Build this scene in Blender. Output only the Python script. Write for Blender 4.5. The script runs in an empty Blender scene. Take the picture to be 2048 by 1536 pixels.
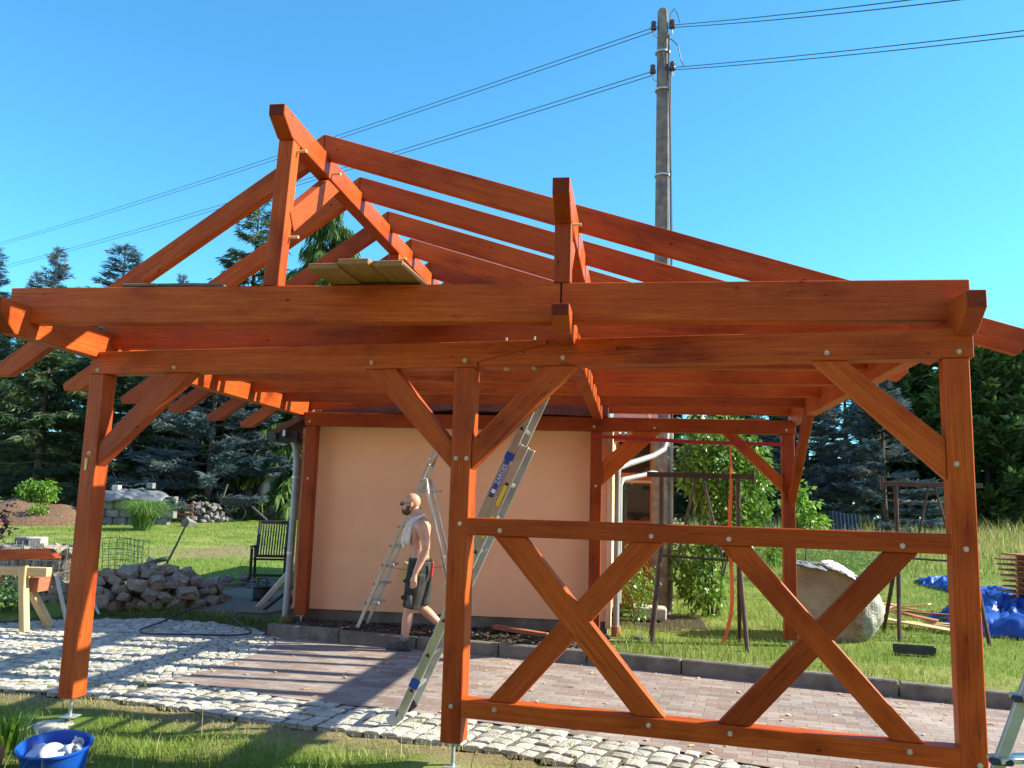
import bpy, bmesh, math, random
import numpy as np
from mathutils import Vector, Matrix
R = math.radians
random.seed(7); rng = np.random.default_rng(11)
sc = bpy.context.scene
# ------------------------------------------------------------------ camera
cam_d = bpy.data.cameras.new('camera'); cam = bpy.data.objects.new('camera', cam_d)
sc.collection.objects.link(cam); sc.camera = cam
cam_d.sensor_width = 36.0; cam_d.lens = 1694.53 / 2048 * 36; cam_d.clip_start = .05; cam_d.clip_end = 600
_p, _y, _r = .1417, -.1467, .0294
_f = Vector((math.sin(_y) * math.cos(_p), math.cos(_y) * math.cos(_p), math.sin(_p)))
_rt = Vector((math.cos(_y), -math.sin(_y), 0)); _up = _rt.cross(_f)
_r2 = _rt * math.cos(_r) + _up * math.sin(_r); _u2 = -_rt * math.sin(_r) + _up * math.cos(_r)
cam.matrix_world = Matrix(((_r2.x, _u2.x, -_f.x, 4.2723), (_r2.y, _u2.y, -_f.y, -6.0714), (_r2.z, _u2.z, -_f.z, 1.6436), (0, 0, 0, 1)))
# ------------------------------------------------------------------ sky, sun, exposure
SUN = Vector((1.52, .27, 1.0)).normalized()
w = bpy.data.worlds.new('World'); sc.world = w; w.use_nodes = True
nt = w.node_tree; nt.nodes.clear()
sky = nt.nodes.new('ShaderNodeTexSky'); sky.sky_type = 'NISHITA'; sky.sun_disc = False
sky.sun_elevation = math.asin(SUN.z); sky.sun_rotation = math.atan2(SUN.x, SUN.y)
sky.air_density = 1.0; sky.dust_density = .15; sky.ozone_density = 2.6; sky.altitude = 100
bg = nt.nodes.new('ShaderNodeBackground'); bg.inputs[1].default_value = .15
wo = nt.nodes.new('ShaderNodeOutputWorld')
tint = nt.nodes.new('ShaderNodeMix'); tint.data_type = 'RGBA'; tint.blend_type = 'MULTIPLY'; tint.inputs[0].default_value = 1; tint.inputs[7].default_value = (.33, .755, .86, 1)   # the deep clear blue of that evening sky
gc = nt.nodes.new('ShaderNodeTexCoord'); gx = nt.nodes.new('ShaderNodeSeparateXYZ'); gm = nt.nodes.new('ShaderNodeMapRange'); gm.interpolation_type = 'SMOOTHSTEP'   # deep blue in the north; unseen southern sky whitened to warm shaded faces
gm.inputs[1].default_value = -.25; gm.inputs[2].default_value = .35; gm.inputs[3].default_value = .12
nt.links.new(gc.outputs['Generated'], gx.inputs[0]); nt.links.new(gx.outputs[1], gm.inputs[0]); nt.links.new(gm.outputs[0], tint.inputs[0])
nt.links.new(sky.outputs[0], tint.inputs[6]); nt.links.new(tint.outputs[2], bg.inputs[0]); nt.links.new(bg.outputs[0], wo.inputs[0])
sun_d = bpy.data.lights.new('sun', 'SUN'); sun_d.energy = 5.0; sun_d.angle = R(.5); sun_d.color = (1, .96, .74)
sun = bpy.data.objects.new('sun', sun_d); sc.collection.objects.link(sun)
sun.location = SUN * 60; sun.rotation_euler = SUN.to_track_quat('Z', 'Y').to_euler()
vs = sc.view_settings; vs.view_transform = 'Standard'; vs.look = 'None'; vs.gamma = 1; vs.use_curve_mapping = False
vs.exposure = 1.28
# ------------------------------------------------------------------ node material helpers
def lin(c):
    if isinstance(c, str):
        c = tuple(int(c[i:i + 2], 16) / 255 for i in (0, 2, 4))
        return tuple((x / 12.92 if x <= .04045 else ((x + .055) / 1.055) ** 2.4) for x in c) + (1,)
    return tuple(c) + (1,) if len(c) == 3 else c
class NM:
    def __init__(s, name):
        s.m = bpy.data.materials.new(name); s.m.use_nodes = True; s.t = s.m.node_tree; s.t.nodes.clear()
        s.out = s.n('ShaderNodeOutputMaterial'); s.b = s.n('ShaderNodeBsdfPrincipled'); s.l(s.b, 0, s.out, 0)
        s.tc = s.n('ShaderNodeTexCoord')
    def n(s, k, **kw):
        x = s.t.nodes.new(k)
        for a, v in kw.items(): setattr(x, a, v)
        return x
    def l(s, a, i, b, j): s.t.links.new(a.outputs[i], b.inputs[j])
    def mapping(s, scale=(1, 1, 1), rot=(0, 0, 0), rand=False, src='Object'):
        mp = s.n('ShaderNodeMapping'); mp.inputs['Scale'].default_value = scale; mp.inputs['Rotation'].default_value = rot
        s.l(s.tc, src, mp, 0)
        if rand:
            oi = s.n('ShaderNodeObjectInfo'); mu = s.n('ShaderNodeMath', operation='MULTIPLY'); mu.inputs[1].default_value = 37.7
            s.l(oi, 'Random', mu, 0); cb = s.n('ShaderNodeCombineXYZ')
            for k in range(3): s.l(mu, 0, cb, k)
            s.l(cb, 0, mp, 1)
        return mp
    def noise(s, mp, scale=5, detail=4, rough=.55, dist=0):
        x = s.n('ShaderNodeTexNoise'); x.inputs['Scale'].default_value = scale; x.inputs['Detail'].default_value = detail
        x.inputs['Roughness'].default_value = rough; x.inputs['Distortion'].default_value = dist
        if mp is not None: s.l(mp, 0, x, 0)
        return x
    def ramp(s, src, i, stops):
        r = s.n('ShaderNodeValToRGB'); e = r.color_ramp.elements
        while len(e) < len(stops): e.new(.5)
        for k, (p, c) in enumerate(stops): e[k].position = p; e[k].color = lin(c)
        s.l(src, i, r, 0); return r
    def mix(s, fac, a, b, blend='MIX'):
        x = s.n('ShaderNodeMix', data_type='RGBA', blend_type=blend)
        for key, v in ((0, fac), (6, a), (7, b)):
            if isinstance(v, tuple) and len(v) == 2 and not isinstance(v[0], (int, float, str)): s.l(v[0], v[1], x, key)
            elif key == 0: x.inputs[0].default_value = v
            else: x.inputs[key].default_value = lin(v)
        return (x, 2)
    def bump(s, src, i, strength=.3, dist=.01):
        b = s.n('ShaderNodeBump'); b.inputs['Strength'].default_value = strength; b.inputs['Distance'].default_value = dist
        s.l(src, i, b, 'Height'); s.l(b, 0, s.b, 'Normal'); return b
    def set(s, **kw):
        for k, v in kw.items():
            k = k.replace('_', ' ')
            s.b.inputs[k].default_value = lin(v) if k in ('Base Color', 'Sheen Tint', 'Coat Tint') else v
        return s
    def col(s, pair): s.l(pair[0], pair[1], s.b, 'Base Color')
def plain(name, c1, c2=None, rough=.6, metal=0, scale=6, bump=.15, bd=.004, detail=5, spec=.5, stretch=(1, 1, 1), rand=True, **kw):
    s = NM(name); mp = s.mapping(stretch, rand=rand); no = s.noise(mp, scale, detail)
    if c2 is None:
        c = lin(c1); c2 = tuple(min(1, x * 1.35) for x in c[:3]); c1 = tuple(x * .72 for x in c[:3])
    s.col((s.ramp(no, 0, [(.3, c1), (.7, c2)]), 0))
    s.set(Roughness=rough, Metallic=metal); s.b.inputs['Specular IOR Level'].default_value = spec
    if bump:
        n2 = s.noise(mp, scale * 4, 4); s.bump(n2, 0, bump, bd)
    for k, v in kw.items(): s.b.inputs[k.replace('_', ' ')].default_value = v
    return s.m
def stained():
    s = NM('stained_timber'); mp = s.mapping((1.0, 26, 26), rand=True)
    g = s.noise(mp, 2.0, 5, .6, .35)
    fine = s.noise(s.mapping((2.2, 120, 120), rand=True), 2, 3, .65)
    blot = s.noise(s.mapping((1.1, 2.6, 2.6), rand=True), 1.5, 4, .6)
    base = s.ramp(g, 0, [(.28, (.30, .042, .007)), (.5, (.40, .063, .0105)), (.72, (.50, .104, .017))])
    c = s.mix(.4, (base, 0), (s.ramp(fine, 0, [(.36, (.28, .038, .006)), (.64, (.52, .108, .016))]), 0))
    c = s.mix(1.0, c, (s.ramp(blot, 0, [(.3, (.62, .50, .52)), (.46, (.95, .92, .92)), (.72, (1.12, 1.22, 1.15))]), 0), 'MULTIPLY')
    oi = s.n('ShaderNodeObjectInfo'); c = s.mix(1.0, c, (s.ramp(oi, 5, [(0, (.62, .56, .60)), (.5, (.97, .96, .96)), (1, (1.2, 1.3, 1.2))]), 0), 'MULTIPLY')
    vo = s.n('ShaderNodeTexVoronoi', feature='F1'); vo.inputs['Scale'].default_value = 1.0      # small knots
    s.l(s.mapping((4.5, 8, 8), rand=True), 0, vo, 0)
    c = s.mix(.8, c, (s.ramp(vo, 0, [(.035, (.2, .09, .07)), (.065, (.6, .48, .44)), (.085, (1, 1, 1))]), 0), 'MULTIPLY')
    cr = s.noise(s.mapping((.3, 10, 10), rand=True), 1.6, 2, .4, .15)                           # drying cracks
    ck = s.ramp(cr, 0, [(.494, (1, 1, 1)), (.4985, (.16, .1, .08)), (.503, (1, 1, 1))])
    lm = s.ramp(s.noise(s.mapping((.8, .8, .8), rand=True), 1.3, 2), 0, [(.48, (0, 0, 0)), (.54, (1, 1, 1))])
    c = s.mix(.9, c, s.mix((lm, 0), (1, 1, 1), (ck, 0)), 'MULTIPLY')
    ab = s.n('ShaderNodeVectorMath', operation='ABSOLUTE'); s.l(s.tc, 'Normal', ab, 0)           # end grain drinks more stain
    sx = s.n('ShaderNodeSeparateXYZ'); s.l(ab, 0, sx, 0)
    c = s.mix(1.0, c, (s.ramp(sx, 0, [(.5, (1, 1, 1)), (.62, (.6, .5, .52)), (.95, (.38, .3, .34))]), 0), 'MULTIPLY')
    s.col(c); s.set(Roughness=.46); s.b.inputs['Specular IOR Level'].default_value = .2
    s.bump(fine, 0, .25, .004)
    return s.m
def planky(name, a, b, c_, rough=.75):
    s = NM(name); g = s.noise(s.mapping((1.2, 16, 16), rand=True), 2, 6, .6, .5); f = s.noise(s.mapping((3, 80, 80), rand=True), 2, 3)
    s.col(s.mix(.35, (s.ramp(g, 0, [(.25, a), (.55, b), (.8, c_)]), 0), (s.ramp(f, 0, [(.3, a), (.7, c_)]), 0)))
    s.set(Roughness=rough); s.bump(f, 0, .25, .004); return s.m
def attr_mat(name, stops, rough=.8, noise=None, transl=0, bump=0, spec=.3, nscale=1.2):
    s = NM(name); a = s.n('ShaderNodeAttribute', attribute_name='tone')
    r = s.ramp(a, 2, stops); c = (r, 0)
    if noise:
        no = s.noise(s.mapping(), nscale, 4); c = s.mix(1.0, c, (s.ramp(no, 0, [(.35, noise[0]), (.65, noise[1])]), 0), 'MULTIPLY')
    s.col(c); s.set(Roughness=rough); s.b.inputs['Specular IOR Level'].default_value = spec
    if bump:
        n2 = s.noise(s.mapping(), 45, 6, .65); s.bump(n2, 0, bump, .02)
    if transl:
        tr = s.n('ShaderNodeBsdfTranslucent'); s.l(c[0], c[1], tr, 0); mx = s.n('ShaderNodeMixShader'); mx.inputs[0].default_value = transl
        s.l(s.b, 0, mx, 1); s.l(tr, 0, mx, 2); s.l(mx, 0, s.out, 0)
    return s.m
M = {}
M['wood'] = stained()
M['pine'] = planky('raw_pine', (.42, .25, .1), (.6, .40, .19), (.72, .53, .3))
M['plank'] = planky('scaffold_plank', (.17, .075, .026), (.29, .138, .05), (.40, .21, .085))
M['greyplank'] = planky('weathered_plank', (.07, .06, .05), (.13, .115, .1), (.22, .2, .18))
M['redboard'] = planky('red_board', (.2, .055, .025), (.32, .1, .05), (.45, .19, .1))
M['chairwood'] = planky('dark_chair_wood', (.012, .008, .007), (.025, .016, .014), (.05, .033, .028), .6)
M['alu'] = plain('aluminium', (.40, .405, .40), (.58, .585, .58), .36, .8, 5, .06, .002, stretch=(1, 1, 1))
M['alu_dull'] = plain('dull_aluminium', (.30, .33, .33), (.45, .48, .48), .5, .35, 5, .05, .002)
M['zinc'] = plain('galvanised_steel', (.36, .37, .37), (.55, .55, .54), .45, .6, 30, .1)
M['boltzinc'] = plain('bolt_zinc', (.44, .36, .25), (.62, .52, .38), .55, .1, 30, .1)
M['peg'] = plain('pale_peg', (.6, .45, .25), (.8, .66, .42), .7)
M['rust'] = plain('brown_painted_steel', (.028, .012, .009), (.085, .034, .022), .5, .2, 12, .25)
M['plaster'] = plain('peach_plaster', (.79, .41, .24), (.87, .475, .285), .93, 0, 1.4, .35, .004, detail=8)
M['cream'] = plain('cream_plaster', (.62, .5, .36), (.76, .64, .48), .9, 0, 2, .3, .004)
M['plinth'] = plain('grey_plinth', (.09, .078, .062), (.20, .175, .14), .95, 0, 4, .5, .01)
M['concrete'] = plain('pole_concrete', (.10, .09, .08), (.24, .215, .19), .95, 0, 7, .5, .006)
M['palecon'] = plain('pale_concrete', (.36, .33, .28), (.56, .52, .46), .95, 0, 9, .8, .012)
M['kerb'] = plain('kerb_concrete', (.085, .074, .062), (.21, .185, .16), .95, 0, 5, .9, .01)
M['granite'] = attr_mat('granite_sett', [(0, (.29, .27, .24)), (.5, (.44, .415, .375)), (1, (.58, .55, .50))], .85, ((.78, .77, .76), (1.12, 1.1, 1.08)), bump=.7, nscale=30)
M['stone'] = plain('field_stone', (.17, .13, .095), (.43, .345, .265), .95, 0, 5, .9, .02)
M['lichen'] = plain('weathered_rock', (.2, .19, .16), (.46, .44, .39), .95, 0, 9, 1, .03)
M['block'] = plain('grey_block', (.13, .128, .122), (.22, .215, .205), .95, 0, 6, .6, .01)
M['greystone'] = plain('grey_stone', (.10, .098, .092), (.27, .26, .245), .95, 0, 5, .9, .02)
M['boulder'] = plain('boulder_rock', (.25, .165, .10), (.43, .31, .21), .95, 0, 3, 1, .025)
M['bluep'] = plain('blue_plastic', (.004, .05, .3), (.009, .085, .46), .33, 0, 3, .05)
M['whitep'] = plain('white_plastic', (.42, .45, .50), (.62, .64, .68), .4, 0, 4, .05)
M['tarp'] = plain('blue_tarpaulin', (.003, .03, .20), (.012, .08, .42), .38, 0, 3, .3, .01)
M['greytarp'] = plain('grey_tarpaulin', (.06, .07, .085), (.2, .215, .24), .55, 0, 2, .3, .01)
M['redstrap'] = plain('red_webbing', (.25, .012, .012), (.38, .02, .02), .8, 0, 60, .3)
M['orstrap'] = plain('orange_webbing', (.6, .08, .02), (.78, .13, .04), .8, 0, 60, .3)
M['black'] = plain('black_rubber', (.008, .008, .009), (.03, .03, .033), .55, 0, 10, .2)
M['gloss'] = plain('black_lens', (.004, .004, .005), (.012, .012, .014), .08, 0, 3, 0)
M['skin'] = plain('skin', (.47, .235, .155), (.62, .34, .24), .5, 0, 7, .12, .003, rand=False)
M['beard'] = plain('beard_hair', (.06, .025, .012), (.15, .065, .03), .8, 0, 60, .5)
M['shorts'] = plain('work_shorts', (.008, .008, .008), (.03, .03, .028), .85, 0, 9, .5, .01)
M['shortsgrey'] = plain('grey_panel_cloth', (.07, .07, .062), (.13, .13, .115), .85, 0, 14, .4, .008)
M['shoe'] = plain('dark_shoe', (.012, .014, .018), (.05, .055, .06), .7, 0, 14, .5)
M['sock'] = plain('grey_sock', (.12, .12, .125), (.25, .25, .26), .9, 0, 30, .4)
M['cloth'] = plain('white_cloth', (.6, .57, .58), (.8, .77, .78), .9, 0, 14, .5, .008)
M['pipe'] = plain('grey_pipe', (.2, .21, .22), (.33, .345, .36), .42, .1, 3, .05)
M['whitepipe'] = plain('pale_zinc_pipe', (.25, .25, .245), (.37, .37, .365), .4, .15, 4, .05)
M['terra'] = plain('terracotta', (.32, .09, .045), (.46, .15, .08), .85, 0, 6, .3)
M['orange'] = planky('orange_joinery', (.32, .075, .02), (.45, .12, .03), (.55, .18, .05), .45)
M['glass'] = plain('window_glass', (.006, .011, .012), (.02, .035, .034), .05, 0, 1, 0, spec=1.0)
M['roof'] = plain('dark_red_roof', (.1, .025, .018), (.19, .06, .045), .8, 0, 8, .5)
M['darkwood'] = planky('dark_shed_board', (.008, .008, .009), (.018, .018, .02), (.035, .035, .036))
M['wire'] = plain('green_wire', (.012, .05, .04), (.03, .09, .07), .45, .2, 9, 0)
M['cable'] = plain('overhead_cable', (.03, .035, .045), (.06, .065, .08), .5, .2, 9, 0)
M['insul'] = plain('brown_insulator', (.04, .015, .012), (.09, .035, .025), .2, 0, 9, 0)
M['sign'] = plain('sticker_blue', (.005, .055, .33), (.008, .075, .42), .45, 0, 4, 0)
M['navy'] = plain('navy_plastic', (.008, .012, .03), (.02, .028, .06), .5, 0, 9, .1)
M['white'] = plain('white_print', (.75, .76, .78), (.85, .85, .86), .5, 0, 4, 0)
M['yellow'] = plain('yellow_print', (.7, .5, .03), (.8, .6, .06), .5, 0, 4, 0)
M['redp'] = plain('red_plastic', (.4, .02, .015), (.55, .035, .03), .45, 0, 4, 0)
M['silver'] = plain('silver_foil', (.45, .45, .46), (.8, .8, .8), .4, .3, 2, .5, .03)
M['hose'] = plain('dark_hose', (.012, .016, .022), (.035, .04, .05), .5, 0, 8, .2)
M['soil'] = plain('soil', (.035, .024, .016), (.12, .08, .052), .98, 0, 12, 1, .03)
M['mulch'] = plain('bark_mulch', (.085, .045, .026), (.27, .155, .095), .98, 0, 16, 1, .04)
M['bark'] = plain('tree_bark', (.035, .026, .02), (.12, .09, .068), .95, 0, 5, 1, .03, stretch=(3, 3, .6))
M['spruce'] = attr_mat('spruce_needles', [(0, (.035, .075, .045)), (.5, (.075, .14, .072)), (.82, (.15, .21, .095)), (1, (.34, .30, .14))], .65, ((.7, .75, .72), (1.25, 1.2, 1.15)), .28, nscale=.5)
M['bluespruce'] = attr_mat('blue_spruce_needles', [(0, (.045, .08, .10)), (.5, (.10, .16, .19)), (.82, (.19, .25, .255)), (1, (.36, .30, .17))], .65, ((.7, .72, .75), (1.2, 1.2, 1.2)), .28, nscale=.7)
M['weeping'] = attr_mat('drooping_needles', [(0, (.03, .075, .018)), (.5, (.075, .15, .03)), (1, (.18, .25, .06))], .6, ((.6, .65, .6), (1.3, 1.25, 1.2)), .3, nscale=.7)
M['hedge'] = attr_mat('thuja_sprays', [(0, (.03, .075, .033)), (.5, (.07, .15, .05)), (1, (.22, .33, .09))], .6, ((.65, .7, .65), (1.3, 1.25, 1.2)), .3, nscale=.8)
M['leaf'] = attr_mat('shrub_leaves', [(0, (.06, .14, .02)), (.5, (.135, .27, .036)), (1, (.32, .46, .075))], .38, ((.65, .7, .6), (1.25, 1.2, 1.1)), .35, spec=.5)
M['brightleaf'] = attr_mat('bright_leaves', [(0, (.08, .19, .02)), (.5, (.15, .3, .03)), (1, (.27, .42, .06))], .45, None, .4, spec=.4)
M['purple'] = attr_mat('purple_leaves', [(0, (.012, .007, .010)), (.6, (.03, .014, .018)), (1, (.08, .03, .035))], .5, None, .2, spec=.4)
M['grass'] = attr_mat('grass_blades', [(0, (.08, .15, .022)), (.45, (.17, .26, .04)), (.7, (.27, .33, .075)), (.86, (.42, .38, .15)), (1, (.56, .48, .27))], .6, ((.7, .75, .7), (1.2, 1.15, 1.1)), .35, spec=.25)
M['reed'] = attr_mat('reed_blades', [(0, (.06, .14, .03)), (.6, (.15, .27, .07)), (1, (.3, .36, .15))], .5, None, .35, spec=.3)
# ------------------------------------------------------------------ mesh helpers
COL = sc.collection
def link(name, me, mat=None, parent=None, smooth=False):
    o = bpy.data.objects.new(name, me); COL.objects.link(o)
    if mat is not None: me.materials.append(M[mat] if isinstance(mat, str) else mat)
    if parent is not None: o.parent = parent
    if smooth: me.polygons.foreach_set('use_smooth', [True] * len(me.polygons))
    return o
def tag(o, label=None, cat=None, group=None, kind=None):
    for k, v in (('label', label), ('category', cat), ('group', group), ('kind', kind)):
        if v: o[k] = v
    return o
def thing(name, label, cat, loc=(0, 0, 0), rz=0, group=None):
    o = bpy.data.objects.new(name, None); COL.objects.link(o); o.empty_display_size = .1
    o.location = loc; o.rotation_euler = (0, 0, rz); return tag(o, label, cat, group)
class MB:
    def __init__(s): s.v = []; s.f = []; s.tone = []
    def add(s, vs, fs, tone=0.):
        k = len(s.v); s.v += [tuple(x) for x in vs]; s.f += [tuple(i + k for i in f) for f in fs]; s.tone += [tone] * len(vs); return s
    def box(s, c, d, rot=None, tone=0.):
        c = Vector(c); m = rot or Matrix.Identity(3)
        vs = [c + m @ Vector((x * d[0] / 2, y * d[1] / 2, z * d[2] / 2)) for x in (-1, 1) for y in (-1, 1) for z in (-1, 1)]
        return s.add(vs, [(0, 1, 3, 2), (4, 6, 7, 5), (0, 4, 5, 1), (2, 3, 7, 6), (0, 2, 6, 4), (1, 5, 7, 3)], tone)
    def bar(s, a, b, wd, ht, up=(0, 0, 1)):
        a, b = Vector(a), Vector(b); x = (b - a).normalized(); u = Vector(up)
        if abs(x.dot(u.normalized())) > .98: u = Vector((0, 1, 0))
        y = u.cross(x).normalized(); z = x.cross(y)
        return s.box((a + b) / 2, ((b - a).length, wd, ht), Matrix((x, y, z)).transposed())
    def tube(s, pts, r, n=10, cap=True, closed=False):
        pts = [Vector(p) for p in pts]; rs = r if isinstance(r, (list, tuple)) else [r] * len(pts); vs = []; fs = []; prev = None
        for i, p in enumerate(pts):
            d = (pts[min(i + 1, len(pts) - 1)] - pts[max(i - 1, 0)]).normalized()
            if prev is None:
                prev = d.orthogonal().normalized()
            prev = (prev - d * prev.dot(d)).normalized(); q = d.cross(prev)
            vs += [p + (prev * math.cos(2 * math.pi * k / n) + q * math.sin(2 * math.pi * k / n)) * rs[i] for k in range(n)]
        for i in range(len(pts) - 1):
            for k in range(n): fs.append((i * n + k, i * n + (k + 1) % n, (i + 1) * n + (k + 1) % n, (i + 1) * n + k))
        if cap: fs.append(tuple(reversed(range(n)))); fs.append(tuple((len(pts) - 1) * n + k for k in range(n)))
        return s.add(vs, fs)
    def loft(s, rings):      # closed rings of equal count
        n = len(rings[0]); vs = [p for r in rings for p in r]; fs = []
        for i in range(len(rings) - 1):
            for k in range(n): fs.append((i * n + k, i * n + (k + 1) % n, (i + 1) * n + (k + 1) % n, (i + 1) * n + k))
        fs.append(tuple(reversed(range(n)))); fs.append(tuple((len(rings) - 1) * n + k for k in range(n)))
        return s.add(vs, fs)
    def lathe(s, c, prof, n=32):
        c = Vector(c); vs = []; fs = []
        for r, z in prof: vs += [c + Vector((r * math.cos(2 * math.pi * k / n), r * math.sin(2 * math.pi * k / n), z)) for k in range(n)]
        for i in range(len(prof) - 1):
            for k in range(n): fs.append((i * n + k, i * n + (k + 1) % n, (i + 1) * n + (k + 1) % n, (i + 1) * n + k))
        return s.add(vs, fs)
    def ball(s, c, r, n=12):
        bm = bmesh.new(); bmesh.ops.create_uvsphere(bm, u_segments=n, v_segments=max(6, n // 2 + 2), radius=1)
        c = Vector(c); rr = (r, r, r) if isinstance(r, (int, float)) else r
        vs = [c + Vector((v.co.x * rr[0], v.co.y * rr[1], v.co.z * rr[2])) for v in bm.verts]; fs = [tuple(v.index for v in f.verts) for f in bm.faces]; bm.free()
        return s.add(vs, fs)
    def mesh(s, name, bevel=0):
        me = bpy.data.meshes.new(name); me.from_pydata(s.v, [], s.f)
        if any(s.tone):
            a = me.attributes.new('tone', 'FLOAT', 'POINT'); a.data.foreach_set('value', s.tone)
        bm = bmesh.new(); bm.from_mesh(me); bmesh.ops.recalc_face_normals(bm, faces=bm.faces)
        if bevel: bmesh.ops.bevel(bm, geom=bm.edges, offset=bevel, segments=1, affect='EDGES', clamp_overlap=True)
        bm.to_mesh(me); bm.free(); return me
    def build(s, name, mat, parent=None, smooth=False, bevel=0, auto=None):
        o = link(name, s.mesh(name, bevel), mat, parent, smooth)
        if auto: o.data.set_sharp_from_angle(angle=R(auto))
        return o
def npmesh(name, V, F, mat, tone=None, parent=None, k=3, smooth=False):
    me = bpy.data.meshes.new(name); V = np.ascontiguousarray(V, dtype=np.float32); F = np.ascontiguousarray(F, dtype=np.int32)
    me.vertices.add(len(V)); me.vertices.foreach_set('co', V.ravel()); me.loops.add(F.size); me.loops.foreach_set('vertex_index', F.ravel())
    me.polygons.add(len(F)); me.polygons.foreach_set('loop_start', np.arange(0, F.size, k, dtype=np.int32))
    try: me.polygons.foreach_set('loop_total', np.full(len(F), k, dtype=np.int32))
    except Exception: pass
    me.update(calc_edges=True)
    if tone is not None:
        a = me.attributes.new('tone', 'FLOAT', 'POINT'); a.data.foreach_set('value', np.ascontiguousarray(tone, dtype=np.float32))
    if name is None: return me
    o = link(name, me, mat, parent, smooth); return o
MX = {}
def keep(o, parent):
    '''hang o on a part whose frame is MX, keeping o's own coordinates'''
    o.parent = parent; o.matrix_parent_inverse = MX[parent.name].inverted(); return o
def beam(name, a, b, wd, ht, mat, parent, up=(0, 0, 1), bevel=.005):
    """timber with its length on local X so the grain runs along it; inputs in the parent's space"""
    a, b = Vector(a), Vector(b); x = (b - a).normalized(); u = Vector(up)
    if abs(x.dot(u.normalized())) > .98: u = Vector((0, 1, 0))
    y = u.cross(x).normalized(); z = x.cross(y); o = MB().box((0, 0, 0), ((b - a).length, wd, ht)).build(name, mat, parent, bevel=bevel)
    m = Matrix((x, y, z)).transposed().to_4x4(); m.translation = (a + b) / 2; o.matrix_local = m; MX[o.name] = m; return o
def prism(name, poly, depth, origin, xdir, zdir, mat, parent, bevel=.005, grain=None):
    """extrude a polygon given along (xdir, zdir) from origin by depth along xdir x -zdir (away from the viewer)"""
    xd, zd = Vector(xdir).normalized(), Vector(zdir).normalized(); g = grain if grain is not None else 0.0
    # local frame: X along grain direction rotated by g inside the plane
    gx = xd * math.cos(g) + zd * math.sin(g); gz = -xd * math.sin(g) + zd * math.cos(g); gy = gz.cross(gx)
    cx = sum(p[0] for p in poly) / len(poly); cz = sum(p[1] for p in poly) / len(poly)
    loc = Vector(origin) + xd * cx + zd * cz
    P = []
    for px, pz in poly:
        dx, dz = px - cx, pz - cz; P.append((dx * math.cos(g) + dz * math.sin(g), -dx * math.sin(g) + dz * math.cos(g)))
    n = len(P); vs = [(p[0], 0, p[1]) for p in P] + [(p[0], depth, p[1]) for p in P]
    fs = [tuple(range(n)), tuple(reversed(range(n, 2 * n)))] + [(i, i + n, (i + 1) % n + n, (i + 1) % n) for i in range(n)]
    o = MB().add(vs, fs).build(name, mat, parent, bevel=bevel)
    m = Matrix((gx, gy, gz)).transposed().to_4x4(); m.translation = loc; o.matrix_local = m; MX[o.name] = m; return o
def copy_tree(o, parent=None):
    c = o.copy(); COL.objects.link(c); c.parent = parent
    for ch in list(o.children): copy_tree(ch, c)
    return c
def lerp(a, b, t): return tuple(x + (y - x) * t for x, y in zip(a, b))
# ------------------------------------------------------------------ ground
KERB = [(-.1, 3.92), (1.6, 3.6), (4.1, 3.16), (6.3, 2.56), (7.7, 2.2), (14, .6)]
FRONT = [(-30, .66), (-1, .66), (-.2, .62), (.5, .49), (1.34, .28), (2.5, .08), (3.4, -.11), (4.07, -.35), (6.2, -1.05), (14, -3.6)]
PAVE = [(.06, 3.85), (.27, 3.34), (.31, 2.83), (.26, 2.04), (.21, 1.53), (.14, 1.3), (.7, 1.18), (1.41, .94), (2.21, .81), (2.76, .7), (3.67, .46), (4.39, .25), (5.03, -.02), (14, -2.9)]
BACK = [(-30, 3.1), (-3.6, 3.6), (-3.08, 4.4), (-2.13, 4.88), (-1.14, 4.8), (-.33, 4.37), (.06, 3.9)]
def pl(line, x):
    return float(np.interp(x, [p[0] for p in line], [p[1] for p in line]))
def lawn_z(x, y):
    t = min(max((y - 9) / 15., 0), 1); return .13 + .75 * t
def ground_z(x, y):
    f = pl(FRONT, x)
    if y < f:
        return -.022 - .085 * min(1, (f - y) / 1.0) + .012 * math.sin(x * 5.1 + y * 3) * min(1, (f - y) * 4)
    if x >= -.1:
        return lawn_z(x, y) - .01 if y > pl(KERB, x) + .06 else -.06
    b = pl(BACK, x)
    if y < b: return -.06
    t = min(1, (y - b) / 1.6); return -.05 + .04 * min(1, (y - b) / .12) + (lawn_z(x, y) + .0) * t
def axis(parts):
    out = []
    for a, b, st in parts: out += list(np.arange(a, b, st))
    return np.array(out + [parts[-1][1]])
xs = axis([(-130, -40, 8), (-40, -12, 1.4), (-12, -4, .3), (-4, 9, .1), (9, 14, .3), (14, 40, 1.4), (40, 130, 8)])
ys = axis([(-20, -3, 2), (-3, -1.4, .15), (-1.4, 5.2, .085), (5.2, 12, .3), (12, 60, 1.2), (60, 180, 10)])
GV = np.array([(x, y, ground_z(x, y)) for y in ys for x in xs]); nx = len(xs)
GF = np.array([(j * nx + i, j * nx + i + 1, (j + 1) * nx + i + 1, (j + 1) * nx + i) for j in range(len(ys) - 1) for i in range(nx - 1)])
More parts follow.
